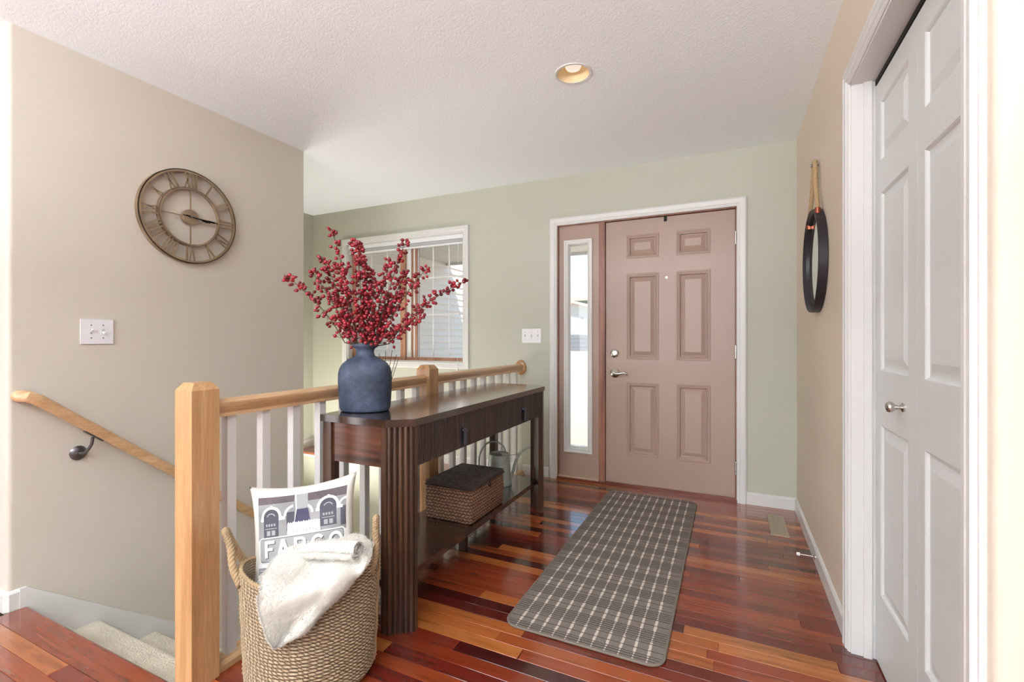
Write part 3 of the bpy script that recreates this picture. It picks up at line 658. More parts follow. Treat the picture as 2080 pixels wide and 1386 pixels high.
# ------------------------------------------------------------------ floor register, door stop
vt = plain('tan_vent_metal', lin(172, 160, 138), .5, .2)
vx0, vx1, vy0, vy1 = .212, .303, 3.05, 3.393
b = B()
for q in ((vx0, vx0+.022, vy0, vy1), (vx1-.022, vx1, vy0, vy1), (vx0+.022, vx1-.022, vy0, vy0+.025), (vx0+.022, vx1-.022, vy1-.025, vy1)): b.box(q[0], q[1], q[2], q[3], .0005, .006)
vent = b.obj('floor_vent', vt); tag(vent, 'tan metal floor register set in wood floor near the right corner', 'vent')
b = B(); b.box(vx0+.022, vx1-.022, vy0+.025, vy1-.025, .0002, .0012); b.obj('backing', plain('vent_dark', lin(60, 52, 38), .6), vent)
l0 = None
for i in range(34):
    y = vy0+.029+i*.0085
    if l0 is None: b = B(); b.box(vx0+.0222, vx1-.0222, y, y+.004, .0013, .0052); l0 = b.obj('louver', vt, vent); yy = y
    else: c = l0.copy(); COL.objects.link(c); c.parent = vent; c.location = l0.location+Vector((0, y-yy, 0))
ds = B(); ds.lathe([(0, 0), (.011, 0), (.011, -.004), (.005, -.008), (.0042, -.066), (0, -.066)], (XR-BT, 2.741, .040), 'X', 16)
ds = ds.obj('door_stop', MAT['nickel'], smooth='auto'); tag(ds, 'small chrome door stop with white tip on right baseboard', 'door stop')
B().lathe([(0, -.066), (.0085, -.066), (.0085, -.078), (.006, -.081), (0, -.081)], (XR-BT, 2.741, .040), 'X', 16).obj('rubber_tip', MAT['plastic'], ds, smooth='auto')

# ------------------------------------------------------------------ rug
m, n, bb = nodes('woven_rug'); tc = N(n, 'ShaderNodeTexCoord'); sp = N(n, 'ShaderNodeSeparateXYZ'); n.links.new(tc.outputs['Object'], sp.inputs[0])
def MA(op, a, b_=None, c=None):
    x = N(n, 'ShaderNodeMath', operation=op)
    for i, q in enumerate((a, b_, c)):
        if q is None: continue
        if isinstance(q, (int, float)): x.inputs[i].default_value = q
        else: n.links.new(q, x.inputs[i])
    return x.outputs[0]
ns = N(n, 'ShaderNodeTexNoise'); ns.inputs['Scale'].default_value = 60; n.links.new(tc.outputs['Object'], ns.inputs[0])
wob = MA('MULTIPLY', MA('SUBTRACT', ns.outputs[0], .5), .005)
X_ = MA('ADD', sp.outputs['X'], wob); Y_ = MA('ADD', sp.outputs['Y'], wob)
PY = .146
ph = MA('FRACT', MA('DIVIDE', MA('ADD', Y_, 5), PY))
zoneA = MA('LESS_THAN', ph, .46)                                    # striped zone
fine = MA('LESS_THAN', MA('FRACT', MA('DIVIDE', MA('ADD', Y_, 5), PY*.092)), .5)
wide = MA('LESS_THAN', MA('FRACT', MA('DIVIDE', MA('ADD', MA('ADD', Y_, 5), -.002), PY*.27)), .13)
dark = MA('MAXIMUM', MA('MULTIPLY', zoneA, fine), MA('MULTIPLY', MA('SUBTRACT', 1, zoneA), wide))
colx = MA('ABSOLUTE', MA('SUBTRACT', MA('FRACT', MA('ADD', MA('DIVIDE', X_, .0495), 10.5)), .5))
lnw = MA('ADD', MA('MULTIPLY', MA('SUBTRACT', 1, zoneA), .05), .055)
line = MA('LESS_THAN', colx, lnw)
line = MA('MULTIPLY', line, MA('SUBTRACT', 1, MA('MULTIPLY', dark, .85)))
edge = MA('LESS_THAN', MA('ABSOLUTE', sp.outputs['X']), .283)
line = MA('MULTIPLY', line, edge)
bigc = MA('LESS_THAN', MA('FRACT', MA('ADD', MA('DIVIDE', X_, .0495), 10)), .5)
nz = N(n, 'ShaderNodeTexNoise'); nz.inputs['Scale'].default_value = 420; nz.inputs['Detail'].default_value = 3; n.links.new(tc.outputs['Object'], nz.inputs[0])
r1 = ramp(n, [(.3, lin(92, 83, 76)), (.7, lin(150, 138, 127))]); n.links.new(nz.outputs[0], r1.inputs[0])
m1 = N(n, 'ShaderNodeMix', data_type='RGBA'); n.links.new(MA('MULTIPLY', dark, .8), m1.inputs[0]); n.links.new(r1.outputs[0], m1.inputs[6]); m1.inputs[7].default_value = lin(74, 65, 62)
m2 = N(n, 'ShaderNodeMix', data_type='RGBA'); n.links.new(MA('MULTIPLY', line, .9), m2.inputs[0]); n.links.new(m1.outputs[2], m2.inputs[6]); m2.inputs[7].default_value = lin(214, 202, 186)
n.links.new(m2.outputs[2], bb.inputs[0]); bb.inputs['Roughness'].default_value = .95
hh = MA('ADD', MA('MULTIPLY', dark, -.6), MA('MULTIPLY', nz.outputs[0], .7)); bumpit(n, bb, hh, .8, .004)
MAT['rug'] = m
RX, RY = -.510, 2.532
b = B(); b.prism(rrect(-.812, -.208, 1.643, 3.42, .055, 8), 'Z', .0005, .009)
rug = b.obj('runner_rug', MAT['rug'], origin=(RX, RY, 0)); tag(rug, 'grey woven runner rug with pale grid lines in front of the door', 'rug')
b = B(); b.tube([(x, y, .0062) for x, y in rrect(-.811, -.209, 1.644, 3.419, .055, 8)], .0052, 8, closed=True); b.obj('binding', plain('rug_binding', lin(118, 106, 94), .9, bump=.8, bscale=300), rug, smooth=True)

# ------------------------------------------------------------------ console table
TX0, TX1, TY0, TY1, TZ = -1.52, -1.095, 1.385, 2.90, .82
ct = thing('console_table', (-1.31, 2.14, 0), 'dark walnut console table with fluted drawers and legs beside the railing', 'console table')
cx_, cy_ = .085, .070
b = B(); b.prism([(TX0, TY0), (TX1-cx_, TY0), (TX1, TY0+cy_), (TX1, TY1-cy_), (TX1-cx_, TY1), (TX0, TY1)], 'Z', TZ-.028, TZ); b.obj('table_top', MAT['walnut_y'], ct, bevel=.002)
# fluted corner legs
ZB = .632
def front_leg(s_):
    ins = .008; ye = TY0+ins if s_ < 0 else TY1-ins; d = 1 if s_ < 0 else -1; xf = TX1-ins
    A = Vector((TX1-cx_-.002, ye)); Cc = Vector((xf, ye+d*(cy_-.004))); t_ = (Cc-A).normalized(); nr = Vector((t_.y, -t_.x))*(1 if s_ < 0 else -1)*1.0
    pts = [A+Vector((-.028, 0)), A]; L = (Cc-A).length; K = 5
    for k in range(K):
        c0 = (k+.06)/K; c1 = (k+.94)/K
        for q in range(7):
            aa = math.pi*q/6; u = (c0+c1)/2-(c1-c0)/2*math.cos(aa); pts.append(A+t_*(u*L)+nr*(math.sin(aa)**.7*.011-.006))
    pts += [Cc, Cc+Vector((0, d*.022)), Cc+Vector((-.026, d*.022)), Vector((A.x-.002, ye+d*.030)), Vector((A.x-.028, ye+d*.030))]
    b = B(); b.prism([(p.x, p.y) for p in pts], 'Z', 0, TZ-.0285); b.obj('leg', MAT['walnut_z'], ct)
front_leg(-1); front_leg(1)
for y0_, y1_ in ((TY0+.008, TY0+.052), (TY1-.052, TY1-.008)):
    b = B(); b.box(TX0+.008, TX0+.052, y0_, y1_, 0, TZ-.0285); b.obj('leg', MAT['walnut_z'], ct, bevel=.0015)
for x_ in (-1.30, TX0+.03):
    b = B(); b.box(x_-.018, x_+.018, 2.13, 2.166, 0, .17); b.obj('foot', MAT['walnut_z'], ct, bevel=.002)
for y0_, y1_ in ((TY0+.018, TY0+.036), (TY1-.036, TY1-.018)):
    b = B(); b.box(TX0+.0525, TX1-cx_-.030, y0_, y1_, ZB, TZ-.0285); b.obj('end_panel', MAT['walnut_x'], ct)
b = B(); b.box(TX0+.015, TX0+.03, TY0+.053, TY1-.053, ZB, TZ-.0285); b.obj('back_panel', MAT['walnut_y'], ct)
fx = TX1-.010
ya, yb = TY0+cy_+.008+.022, TY1-cy_-.008-.022; ym = (ya+yb)/2
for q0, q1 in ((ya+.001, ym-.001), (ym+.001, yb-.001)):
    pts = [(fx-.02, q0), (fx-.02, q1)]; K = int(round((q1-q0)/.0145)); wd = (q1-q0)/K; fr_ = []
    for k in range(K):
        for a_ in (0, .12, .3, .5, .7, .88): fr_.append((fx-.009+.009*math.sin(math.pi*a_)**.6, q1-(k+a_)*wd))
    fr_.append((fx-.009, q0))
    b = B(); b.prism(pts[::-1][:0]+[(fx-.02, q0), (fx-.02, q1)]+fr_, 'Z', ZB, TZ-.030); dr = b.obj('drawer', MAT['walnut_dark'], ct)
    yc = 1.813 if q0 < 1.6 else 2.494
    b = B(); zt = .716
    b.lathe([(0, 0), (.009, 0), (.007, .012), (.007, .018), (0, .018)], (fx-.001, yc, zt), 'X', 14)
    b.tube([(fx+.014, yc-.016, zt-.004), (fx+.014, yc, zt+.008), (fx+.014, yc+.016, zt-.004)], .005, 8)
    b.prism([(yc-.010, zt), (yc+.010, zt), (yc+.014, zt-.062), (yc+.009, zt-.068), (yc-.009, zt-.068), (yc-.014, zt-.062)], 'X', fx+.010, fx+.018); b.obj('pull', MAT['steel_blue'], dr, bevel=.0015)
b = B(); b.prism([(TX0+.012, TY0+.02), (-1.215, TY0+.02), (-1.155, TY0+.075), (-1.155, TY1-.075), (-1.215, TY1-.02), (TX0+.012, TY1-.02)], 'Z', .170, .198); b.obj('shelf', MAT['walnut_y'], ct, bevel=.002)

# ------------------------------------------------------------------ woven box on the shelf
def weave(name, c1, c2, c3, sx=48, sz=62, rough=.75, bump=1.0, dist=.004, coord='Object'):
    m, n, bb = nodes(name); tc = N(n, 'ShaderNodeTexCoord'); sp = N(n, 'ShaderNodeSeparateXYZ'); n.links.new(tc.outputs[coord], sp.inputs[0])
    def MA(op, a, b_=None):
        x = N(n, 'ShaderNodeMath', operation=op)
        for i, q in enumerate((a, b_)):
            if q is None: continue
            if isinstance(q, (int, float)): x.inputs[i].default_value = q
            else: n.links.new(q, x.inputs[i])
        return x.outputs[0]
    nz = N(n, 'ShaderNodeTexNoise'); nz.inputs['Scale'].default_value = 35; nz.inputs['Detail'].default_value = 5; n.links.new(tc.outputs[coord], nz.inputs[0])
    wv = MA('MULTIPLY', MA('SUBTRACT', nz.outputs[0], .5), .012)
    h_ = MA('ADD', MA('ADD', sp.outputs['X'], sp.outputs['Y']), wv); z_ = MA('ADD', sp.outputs['Z'], wv)
    row = MA('MULTIPLY', z_, sz); fl = MA('FLOOR', row); par = MA('MODULO', fl, 2)
    colu = MA('ADD', MA('MULTIPLY', h_, sx), MA('MULTIPLY', par, .5))
    sl_ = MA('ADD', colu, MA('MULTIPLY', MA('SUBTRACT', MA('FRACT', row), .5), MA('SUBTRACT', MA('MULTIPLY', par, 1.4), .7)))
    a = MA('SINE', MA('MULTIPLY', MA('FRACT', row), math.pi)); c = MA('SINE', MA('MULTIPLY', MA('FRACT', sl_), math.pi))
    hgt = MA('MULTIPLY', MA('POWER', a, .6), MA('POWER', c, .5))
    r = ramp(n, [(.15, c1), (.55, c2), (.95, c3)]); n.links.new(MA('MULTIPLY', hgt, MA('ADD', .55, MA('MULTIPLY', nz.outputs[0], .8))), r.inputs[0]); n.links.new(r.outputs[0], bb.inputs[0])
    bb.inputs['Roughness'].default_value = rough; bumpit(n, bb, hgt, bump, dist); return m
wv1 = weave('brown_seagrass_weave', lin(62, 38, 26), lin(124, 88, 66), lin(160, 122, 94))
wv2 = weave('dark_seagrass_lid', lin(34, 26, 26), lin(74, 60, 58), lin(108, 92, 88), 150, 150, .6)
wb = thing('woven_box', (-1.305, 2.187, .198), 'brown woven lidded box on the console shelf', 'box')
bxs = (-1.442, -1.168, 2.003, 2.371)
b = B(); zz = [.1985, .203, .30, .372]
rg = []
for z, e_ in ((.1985, -.006), (.206, 0), (.29, .003), (.372, 0)):
    rg.append([b.bm.verts.new((x, y, z)) for x, y in rrect(bxs[0]-e_, bxs[1]+e_, bxs[2]-e_, bxs[3]+e_, .012, 3)])
for A, C in zip(rg, rg[1:]):
    for j in range(len(A)): b.bm.faces.new([A[j], A[(j+1) % len(A)], C[(j+1) % len(A)], C[j]])
b.bm.faces.new(rg[0][::-1]); b.bm.faces.new(rg[-1]); b.obj('box_body', wv1, wb, smooth='auto')
b = B(); b.prism(rrect(bxs[0]-.004, bxs[1]+.004, bxs[2]-.004, bxs[3]+.004, .014, 3), 'Z', .3745, .390); b.obj('lid', wv2, wb, bevel=.003)
b = B(); b.tube([(x, y, .3725) for x, y in rrect(bxs[0]-.005, bxs[1]+.005, bxs[2]-.005, bxs[3]+.005, .014, 3)], .003, 6, closed=True); b.obj('lid_cord', plain('dark_cord', lin(46, 32, 26), .7), wb)
b = B(); b.tube([(bxs[1]+.007, 2.185, .382), (bxs[1]+.010, 2.187, .365), (bxs[1]+.009, 2.187, .345)], .003, 6); b.tube([(bxs[1]+.009, 2.175, .352), (bxs[1]+.012, 2.187, .345), (bxs[1]+.009, 2.199, .352)], .005, 8); b.obj('clasp', plain('clasp_dark', lin(38, 26, 22), .6), wb)

# ------------------------------------------------------------------ watering can
galv = plain('pale_galvanised_metal', lin(168, 176, 168), .45, .45, bump=.25, bscale=60, vary=.2)
wc = thing('watering_can', (-1.345, 2.66, .198), 'small pale galvanised watering can behind the woven box', 'watering can')
cc = Vector((-1.345, 2.66, .198)); dv = Vector((.78, .62, 0)).normalized()
b = B(); b.lathe([(0, .0005), (.082, .0005), (.084, .004), (.083, .01), (.063, .192), (.066, .196), (.062, .198), (.060, .192), (.079, .012), (0, .012)], cc, 'Z', 40); b.obj('body', galv, wc, smooth='auto')
b = B(); a0 = math.atan2(dv.y, dv.x); hv = [b.bm.verts.new(cc+Vector((.0615*math.cos(a0+t), .0615*math.sin(a0+t), .193))) for t in [R(-75)+R(150)*i/12 for i in range(13)]]; b.bm.faces.new(hv); b.obj('hood', galv, wc)
b = B(); b.tube(catmull([cc+dv*.045+Vector((0, 0, .196)), cc+dv*.03+Vector((0, 0, .24)), cc-dv*.02+Vector((0, 0, .272)), cc-dv*.08+Vector((0, 0, .262)), cc-dv*.122+Vector((0, 0, .20)), cc-dv*.125+Vector((0, 0, .12)), cc-dv*.076+Vector((0, 0, .06))], 8), .0055, 8); b.obj('handle', galv, wc, smooth=True)
b = B(); b.tube(catmull([cc+dv*.07+Vector((0, 0, .035)), cc+dv*.092+Vector((0, 0, .07)), cc+dv*.112+Vector((0, 0, .14)), cc+dv*.145+Vector((0, 0, .195)), cc+dv*.19+Vector((0, 0, .222)), cc+dv*.208+Vector((0, 0, .224))], 8), lambda t: .011-.006*t, 10)
b.tube([cc+dv*.062+Vector((0, 0, .18)), cc+dv*.13+Vector((0, 0, .183))], .002, 6); b.obj('spout', galv, wc, smooth=True)

# ------------------------------------------------------------------ vase
m, n, bb = nodes('weathered_blue_ceramic'); v = coords(n); t = N(n, 'ShaderNodeTexNoise'); t.inputs['Scale'].default_value = 13; t.inputs['Detail'].default_value = 9; t.inputs['Roughness'].default_value = .7; n.links.new(v, t.inputs[0])
r = ramp(n, [(.33, lin(36, 43, 58)), (.5, lin(53, 64, 83)), (.62, lin(70, 81, 101)), (.76, lin(110, 120, 136))]); n.links.new(t.outputs[0], r.inputs[0]); n.links.new(r.outputs[0], bb.inputs[0]); bb.inputs['Roughness'].default_value = .62; bumpit(n, bb, t.outputs[0], .3, .003)
VC = Vector((-1.421, 1.537, TZ)); 
vp = [(0, .001), (.092, .001), (.102, .004), (.107, .014), (.110, .05), (.1125, .10), (.1135, .14), (.1125, .162), (.107, .184), (.095, .203), (.076, .218), (.056, .228), (.043, .235), (.038, .246), (.0375, .259), (.043, .268), (.053, .274), (.0555, .280), (.053, .286), (.047, .287), (.040, .281), (.034, .262), (.034, .245), (.06, .215), (.09, .18), (.1, .1), (.09, .02), (0, .015)]
b = B(); b.lathe(vp, VC, 'Z', 64, sy=.72, rot=YAW); vase = b.obj('vase', m, smooth='auto'); tag(vase, 'weathered slate-blue ceramic vase holding red berry branches', 'vase')

# ------------------------------------------------------------------ berry branches
stem_m = plain('brown_twig', lin(92, 68, 52), .8, bump=.4, bscale=120)
m, n, bb = nodes('red_berry'); oi = N(n, 'ShaderNodeObjectInfo'); r = ramp(n, [(0, lin(104, 12, 24)), (.5, lin(150, 24, 38)), (1, lin(172, 42, 54))]); n.links.new(oi.outputs['Random'], r.inputs[0]); n.links.new(r.outputs[0], bb.inputs[0]); bb.inputs['Roughness'].default_value = .35; bb.inputs['Coat Weight'].default_value = .2
berry_m = m; calyx_m = plain('berry_calyx', lin(70, 20, 24), .8)
bm = bmesh.new(); bmesh.ops.create_icosphere(bm, subdivisions=2, radius=.0078)
for v_ in bm.verts: v_.co.z *= 1.08
for f in bm.faces: f.smooth = True
tip = [bm.verts.new((.0026*math.cos(a), .0026*math.sin(a), .0072)) for a in [i*math.pi*2/5 for i in range(5)]]; ap = bm.verts.new((0, 0, .0122))
for i in range(5): f = bm.faces.new([tip[i], tip[(i+1) % 5], ap]); f.material_index = 1
berry_me = bpy.data.meshes.new('berry'); bm.to_mesh(berry_me); bm.free(); berry_me.materials.append(berry_m); berry_me.materials.append(calyx_m)
mouth = VC+Vector((0, 0, .272))
# (side offset, height above mouth, depth offset, bend, berries, start, label)
BR = [
 (-.362, .318, .02, .55, 46, .36, 'red berry branch reaching farthest left over the railing'),
 (-.222, .325, -.03, .5, 44, .30, 'red berry branch left side, tip just above the far-left branch'),
 (-.200, .398, .03, .42, 62, .26, 'red berry branch in front of the green strip left of the window'),
 (-.142, .512, -.01, .42, 46, .24, 'tallest red berry branch, thin tip left of the window'),
 (-.100, .352, -.05, .35, 52, .2, 'shorter red berry branch below the tallest one'),
 (-.062, .458, .02, .2, 76, .2, 'dense red berry branch bending left at window top'),
 (-.018, .445, -.04, .15, 74, .2, 'dense upright red berry branch in the middle of the vase'),
 (.015, .330, .04, .1, 58, .22, 'short upright red berry branch right of the middle'),
 (.055, .262, -.05, .2, 50, .25, 'short red berry branch above the vase neck'),
 (.100, .382, .03, .3, 48, .25, 'red berry branch before left window pane'),
 (.182, .458, -.02, .38, 48, .28, 'red berry branch crossing the brown window post, highest on the right'),
 (.170, .335, .05, .4, 46, .28, 'red berry branch ending at the brown window post, lower one'),
 (.268, .338, -.01, .5, 54, .28, 'red berry branch ending in the right window pane'),
 (.432, .294, .03, .62, 54, .36, 'longest red berry branch reaching to the right window edge'),
 (.262, .128, -.02, .7, 26, .38, 'low red berry branch spreading right above the railing'),
 (-.150, .215, .05, .5, 34, .34, 'low red berry branch leaning left over vase shoulder'),
 (.110, .200, .05, .4, 34, .34, 'low red berry branch leaning right in the thick of the bunch'),
]
rb_ = random.Random(5)
for s_, hgt, dep, bend, nb, t0, lab in BR:
    nb = int(nb*1.65)
    root = mouth+RT*(s_*.07)+FW*(dep*.3)+Vector((0, 0, -.16)); tipp = mouth+RT*s_+FW*dep+Vector((0, 0, hgt))
    ctrl = mouth+RT*(s_*(1-bend)*.55)+FW*(dep*.4)+Vector((0, 0, hgt*(.28+.22*bend)))
    if s_ == -.062: ctrl = mouth+RT*(.035)+Vector((0, 0, hgt*.75))
    full = bez(root, ctrl, tipp, 30)
    keep = []
    for p in full:
        if p.z < mouth.z+.014:
            q = p-mouth; k_ = Vector((q.x, q.y)).length
            if k_ > .022: q.x *= .022/k_; q.y *= .022/k_; p = Vector((mouth.x+q.x, mouth.y+q.y, p.z))
        keep.append(p)
    tg = thing('berry_branch', root, lab, 'branch', 'red berry branches in the blue vase')
    b = B(); b.tube(keep, lambda t: .0030-.0020*t, 6)
    spots = []
    sub = []
    L = (tipp-mouth).length
    for j in range(nb):
        t_ = t0+(1-t0)*(j+rb_.random()*.6)/nb; t_ = min(t_, 1); f_ = t_*30; i_ = min(int(f_), 29); p = keep[i_].lerp(keep[i_+1], f_-i_)
        if p.z < mouth.z+.02: continue
        spread = .027*(1-t_)**.45+.009
        d = Vector((rb_.gauss(0, 1), rb_.gauss(0, 1), rb_.gauss(0, .8)+.3)).normalized()
        q = p+d*(spread*rb_.uniform(.6, 1.25)+.004); spots.append((q, d))
        b.tube([p, p.lerp(q, .5)+Vector((0, 0, -.001)), q], .0008, 3, cap=False)
    # short side twigs carry more berries low in the bunch
    b.obj('stem', stem_m, tg, smooth=True)
    for q, d in spots:
        o = bpy.data.objects.new('berry', berry_me); COL.objects.link(o); o.parent = tg; o.location = q-root; o.rotation_euler = d.to_track_quat('Z', 'Y').to_euler(); k_ = rb_.uniform(.8, 1.12); o.scale = (k_, k_, k_)

# ------------------------------------------------------------------ reed diffuser behind the vase
rd = thing('reed_diffuser', (-1.435, 1.672, TZ), 'small glass reed diffuser standing behind the blue vase, thin reeds showing', 'diffuser')
b = B(); b.lathe([(0, .0005), (.021, .0005), (.023, .004), (.023, .05), (.018, .058), (.009, .062), (.009, .075), (.006, .075), (.006, .06), (.019, .05), (.019, .006), (0, .006)], (-1.435, 1.672, TZ), 'Z', 24); b.obj('bottle', plain('amber_bottle', lin(120, 80, 50), .1, coat=.5), rd, smooth='auto')
for a_, l_ in ((.26, .2), (.15, .215), (.02, .21), (.33, .185), (-.12, .2)):
    b = B(); p = Vector((-1.435, 1.672, TZ+.012)); b.tube([p, p+(RT*math.sin(a_)+Vector((0, 0, math.cos(a_)))+FW*.08)*l_*1.05+Vector((0, 0, .02))], .0014, 5); b.obj('reed', plain('dark_reed', lin(110, 76, 52), .8), rd)

# ------------------------------------------------------------------ seagrass basket
BC = Vector((-1.265, 1.116, 0)); BA = YAW+R(12); ca, sa = math.cos(BA), math.sin(BA); bu = Vector((ca, sa, 0)); bv = Vector((-sa, ca, 0))
bk = thing('storage_basket', BC, 'large natural seagrass basket with loop handles beside the newel post', 'basket')
m, n, bb = nodes('seagrass_coils'); uvn = N(n, 'ShaderNodeUVMap'); sp = N(n, 'ShaderNodeSeparateXYZ'); n.links.new(uvn.outputs[0], sp.inputs[0])
def MA(op, a, b_=None):
    x = N(n, 'ShaderNodeMath', operation=op)
    for i, q in enumerate((a, b_)):
        if q is None: continue
        if isinstance(q, (int, float)): x.inputs[i].default_value = q
        else: n.links.new(q, x.inputs[i])
    return x.outputs[0]
tc2 = N(n, 'ShaderNodeTexCoord'); nz = N(n, 'ShaderNodeTexNoise'); nz.inputs['Scale'].default_value = 28; nz.inputs['Detail'].default_value = 5; n.links.new(tc2.outputs['Object'], nz.inputs[0])
nf = N(n, 'ShaderNodeTexNoise'); nf.inputs['Scale'].default_value = 170; nf.inputs['Detail'].default_value = 3; n.links.new(tc2.outputs['Object'], nf.inputs[0])
ru = MA('ADD', MA('MULTIPLY', sp.outputs['X'], 54), MA('MULTIPLY', nz.outputs[0], 2.2)); rv = sp.outputs['Y']
tw = MA('ADD', ru, MA('MULTIPLY', MA('FRACT', rv), .9))
fr_ = MA('FRACT', tw); sn = MA('POWER', MA('SINE', MA('MULTIPLY', fr_, math.pi)), .5); sr = MA('POWER', MA('SINE', MA('MULTIPLY', MA('FRACT', rv), math.pi)), .4)
hg = MA('MULTIPLY', sn, sr); vv = MA('MULTIPLY', hg, MA('ADD', .45, MA('MULTIPLY', nf.outputs[0], 1.1)))
r = ramp(n, [(.08, lin(70, 52, 37)), (.4, lin(128, 105, 80)), (.75, lin(160, 137, 109)), (1, lin(186, 164, 134))]); n.links.new(vv, r.inputs[0]); n.links.new(r.outputs[0], bb.inputs[0]); bb.inputs['Roughness'].default_value = .8; bumpit(n, bb, hg, .9, .004)
MAT['seagrass'] = m
straw = plain('straw_rope', lin(160, 134, 100), .8, bump=.6, bscale=260, vary=.15)
RIM, ROWS = .375, 34
def bas(th, z, inset=0):
    k = z/RIM; a = .190+.016*k**.9-inset; c = .158+.012*k**.9-inset
    if z < .03: a -= (.03-z)*.6; c -= (.03-z)*.6
    sq = 1+.03*math.cos(4*th); return BC+bu*(a*math.cos(th)*sq)+bv*(c*math.sin(th)*sq)
def rimz(th): return RIM+.022*(abs(math.cos(th))**6)-.004*math.sin(th)
b = B(); bm = b.bm; uvl = bm.loops.layers.uv.new('UVMap'); NT = 120; per = ROWS*4; grid = []
for j in range(per+1):
    rowv = j/4; ph_ = (rowv % 1); bulge = .0036*math.sin(math.pi*ph_)**.7 if j < per else 0
    grid.append([bm.verts.new(bas(2*math.pi*i/NT, rimz(2*math.pi*i/NT)*j/per, -bulge)+Vector((0, 0, .0006+rimz(2*math.pi*i/NT)*j/per))) for i in range(NT)])
for j in range(per):
    for i in range(NT):
        f = bm.faces.new([grid[j][i], grid[j][(i+1) % NT], grid[j+1][(i+1) % NT], grid[j+1][i]])
        for lp, (uu, vv_) in zip(f.loops, ((i, j), (i+1, j), (i+1, j+1), (i, j+1))): lp[uvl].uv = (uu/NT*1.3, vv_/4)
inn = [[bm.verts.new(bas(2*math.pi*i/NT, z, .012)+Vector((0, 0, z if z < .2 else rimz(2*math.pi*i/NT)*(z/RIM)))) for i in range(NT)] for z in (RIM, .25, .1, .014)]
allr = [grid[-1]]+inn
for q, (A, C) in enumerate(zip(allr, allr[1:])):
    for i in range(NT):
        f = bm.faces.new([A[i], A[(i+1) % NT], C[(i+1) % NT], C[i]])
        vals = [ROWS, ROWS, 19, 8, 1]
        for lp, (uu, vv_) in zip(f.loops, ((i, vals[q]), (i+1, vals[q]), (i+1, vals[q+1]), (i, vals[q+1]))): lp[uvl].uv = (uu/NT*1.3, vv_)
bm.faces.new(inn[-1]); bm.faces.new(grid[0][::-1]); b.obj('basket_body', MAT['seagrass'], bk, smooth='auto')
b = B(); b.rope([bas(2*math.pi*i/90, RIM, .004)+Vector((0, 0, rimz(2*math.pi*i/90)+.002)) for i in range(91)], .0075, 2, 46, 6); b.obj('rim_braid', straw, bk, smooth=True)
for sg, out, rise in ((-1, .050, .125), (1, -.004, .130)):
    th0 = math.pi if sg < 0 else 0
    P1 = bas(th0+.34, RIM)+Vector((0, 0, RIM-.02)); P2 = bas(th0-.34, RIM)+Vector((0, 0, RIM-.02)); top = bas(th0, RIM)+bu*sg*out+Vector((0, 0, RIM+rise))
    e1 = P1.lerp(top, .62)+bv*(.012*(-sg))+bu*sg*.004+Vector((0, 0, .018)); e2 = P2.lerp(top, .62)-bv*(.012*(-sg))+bu*sg*.004+Vector((0, 0, .018))
    pth = catmull([P1, P1.lerp(e1, .45)+bu*sg*.008, e1+Vector((0, 0, .0)), top+(e1-top)*.25+Vector((0, 0, .014)), top+(e2-top)*.25+Vector((0, 0, .014)), e2, P2.lerp(e2, .45)+bu*sg*.008, P2], 10)
    b = B(); b.rope(pth, .0118, 3, 12, 8); b.obj('handle', straw, bk, smooth=True)
    b = B(); b.rope([bas(th0, rimz(th0)*t/30, -.004)+Vector((0, 0, .008+(rimz(th0)-.01)*t/30)) for t in range(31)], .0085, 2, 13, 7); b.obj('seam_braid', straw, bk, smooth=True)

# ------------------------------------------------------------------ pillow with printed front
PWD, PHT = .373, .373
pc = FW*1.617+RT*(-.7195)+Vector((0, 0, .447)); pa = YAW+R(4)
PM = Matrix.Translation(pc) @ Matrix.Rotation(pa, 4, 'Z') @ Matrix.Rotation(R(-14), 4, 'X') @ Matrix.Rotation(R(-7), 4, 'Y')
def pil(u, v, side=1, off=0):
    "u,v in -1..1 -> point on the pillow"
    f = max(0, (1-u*u))*max(0, (1-v*v)); t_ = .058*f**.42
    pin = 1-.13*(1-u*u)*(abs(v)**3); piu = 1-.13*(1-v*v)*(abs(u)**3)
    wr = .0025*noise.noise(Vector((u*3, v*3, side*5)))*(f**.3)
    x = u*PWD/2*piu; z = v*PHT/2*pin; return PM @ Vector((x, -side*(t_+wr+off), z))
pl = thing('throw_pillow', pc-Vector((0, 0, .2)), 'white square pillow with black and white FARGO sign print in the basket', 'pillow')
b = B(); K = 40
for side in (1, -1):
    g = [[b.bm.verts.new(pil(-1+2*i/K, -1+2*j/K, side)) for i in range(K+1)] for j in range(K+1)]
    for j in range(K):
        for i in range(K): b.bm.faces.new([g[j][i], g[j][i+1], g[j+1][i+1], g[j+1][i]])
bmesh.ops.remove_doubles(b.bm, verts=b.bm.verts, dist=1e-4)
b.obj('cover', plain('white_linen', lin(220, 215, 206), .9, bump=.35, bscale=500), pl, smooth=True)
def decal(name, polys, mat, lvl, holes=None):
    "flat shapes in print space (0..1 right, 0..1 down) pressed onto the pillow front"
    b = B(); bm = b.bm
    for poly in polys:
        vs = [bm.verts.new((x, 0, y)) for x, y in poly]
        try: bm.faces.new(vs)
        except ValueError: pass
    bmesh.ops.triangulate(bm, faces=bm.faces)
    for k in range(1, 24):
        bmesh.ops.bisect_plane(bm, geom=bm.verts[:]+bm.edges[:]+bm.faces[:], plane_co=(k/24, 0, 0), plane_no=(1, 0, 0))
        bmesh.ops.bisect_plane(bm, geom=bm.verts[:]+bm.edges[:]+bm.faces[:], plane_co=(0, 0, k/24), plane_no=(0, 0, 1))
    for v_ in bm.verts:
        px, py = v_.co.x, v_.co.z; v_.co = pil(-.79+px*1.66, .79-py*1.66, 1, .0006+.0004*lvl)
    o = b.obj(name, mat, pl); return o
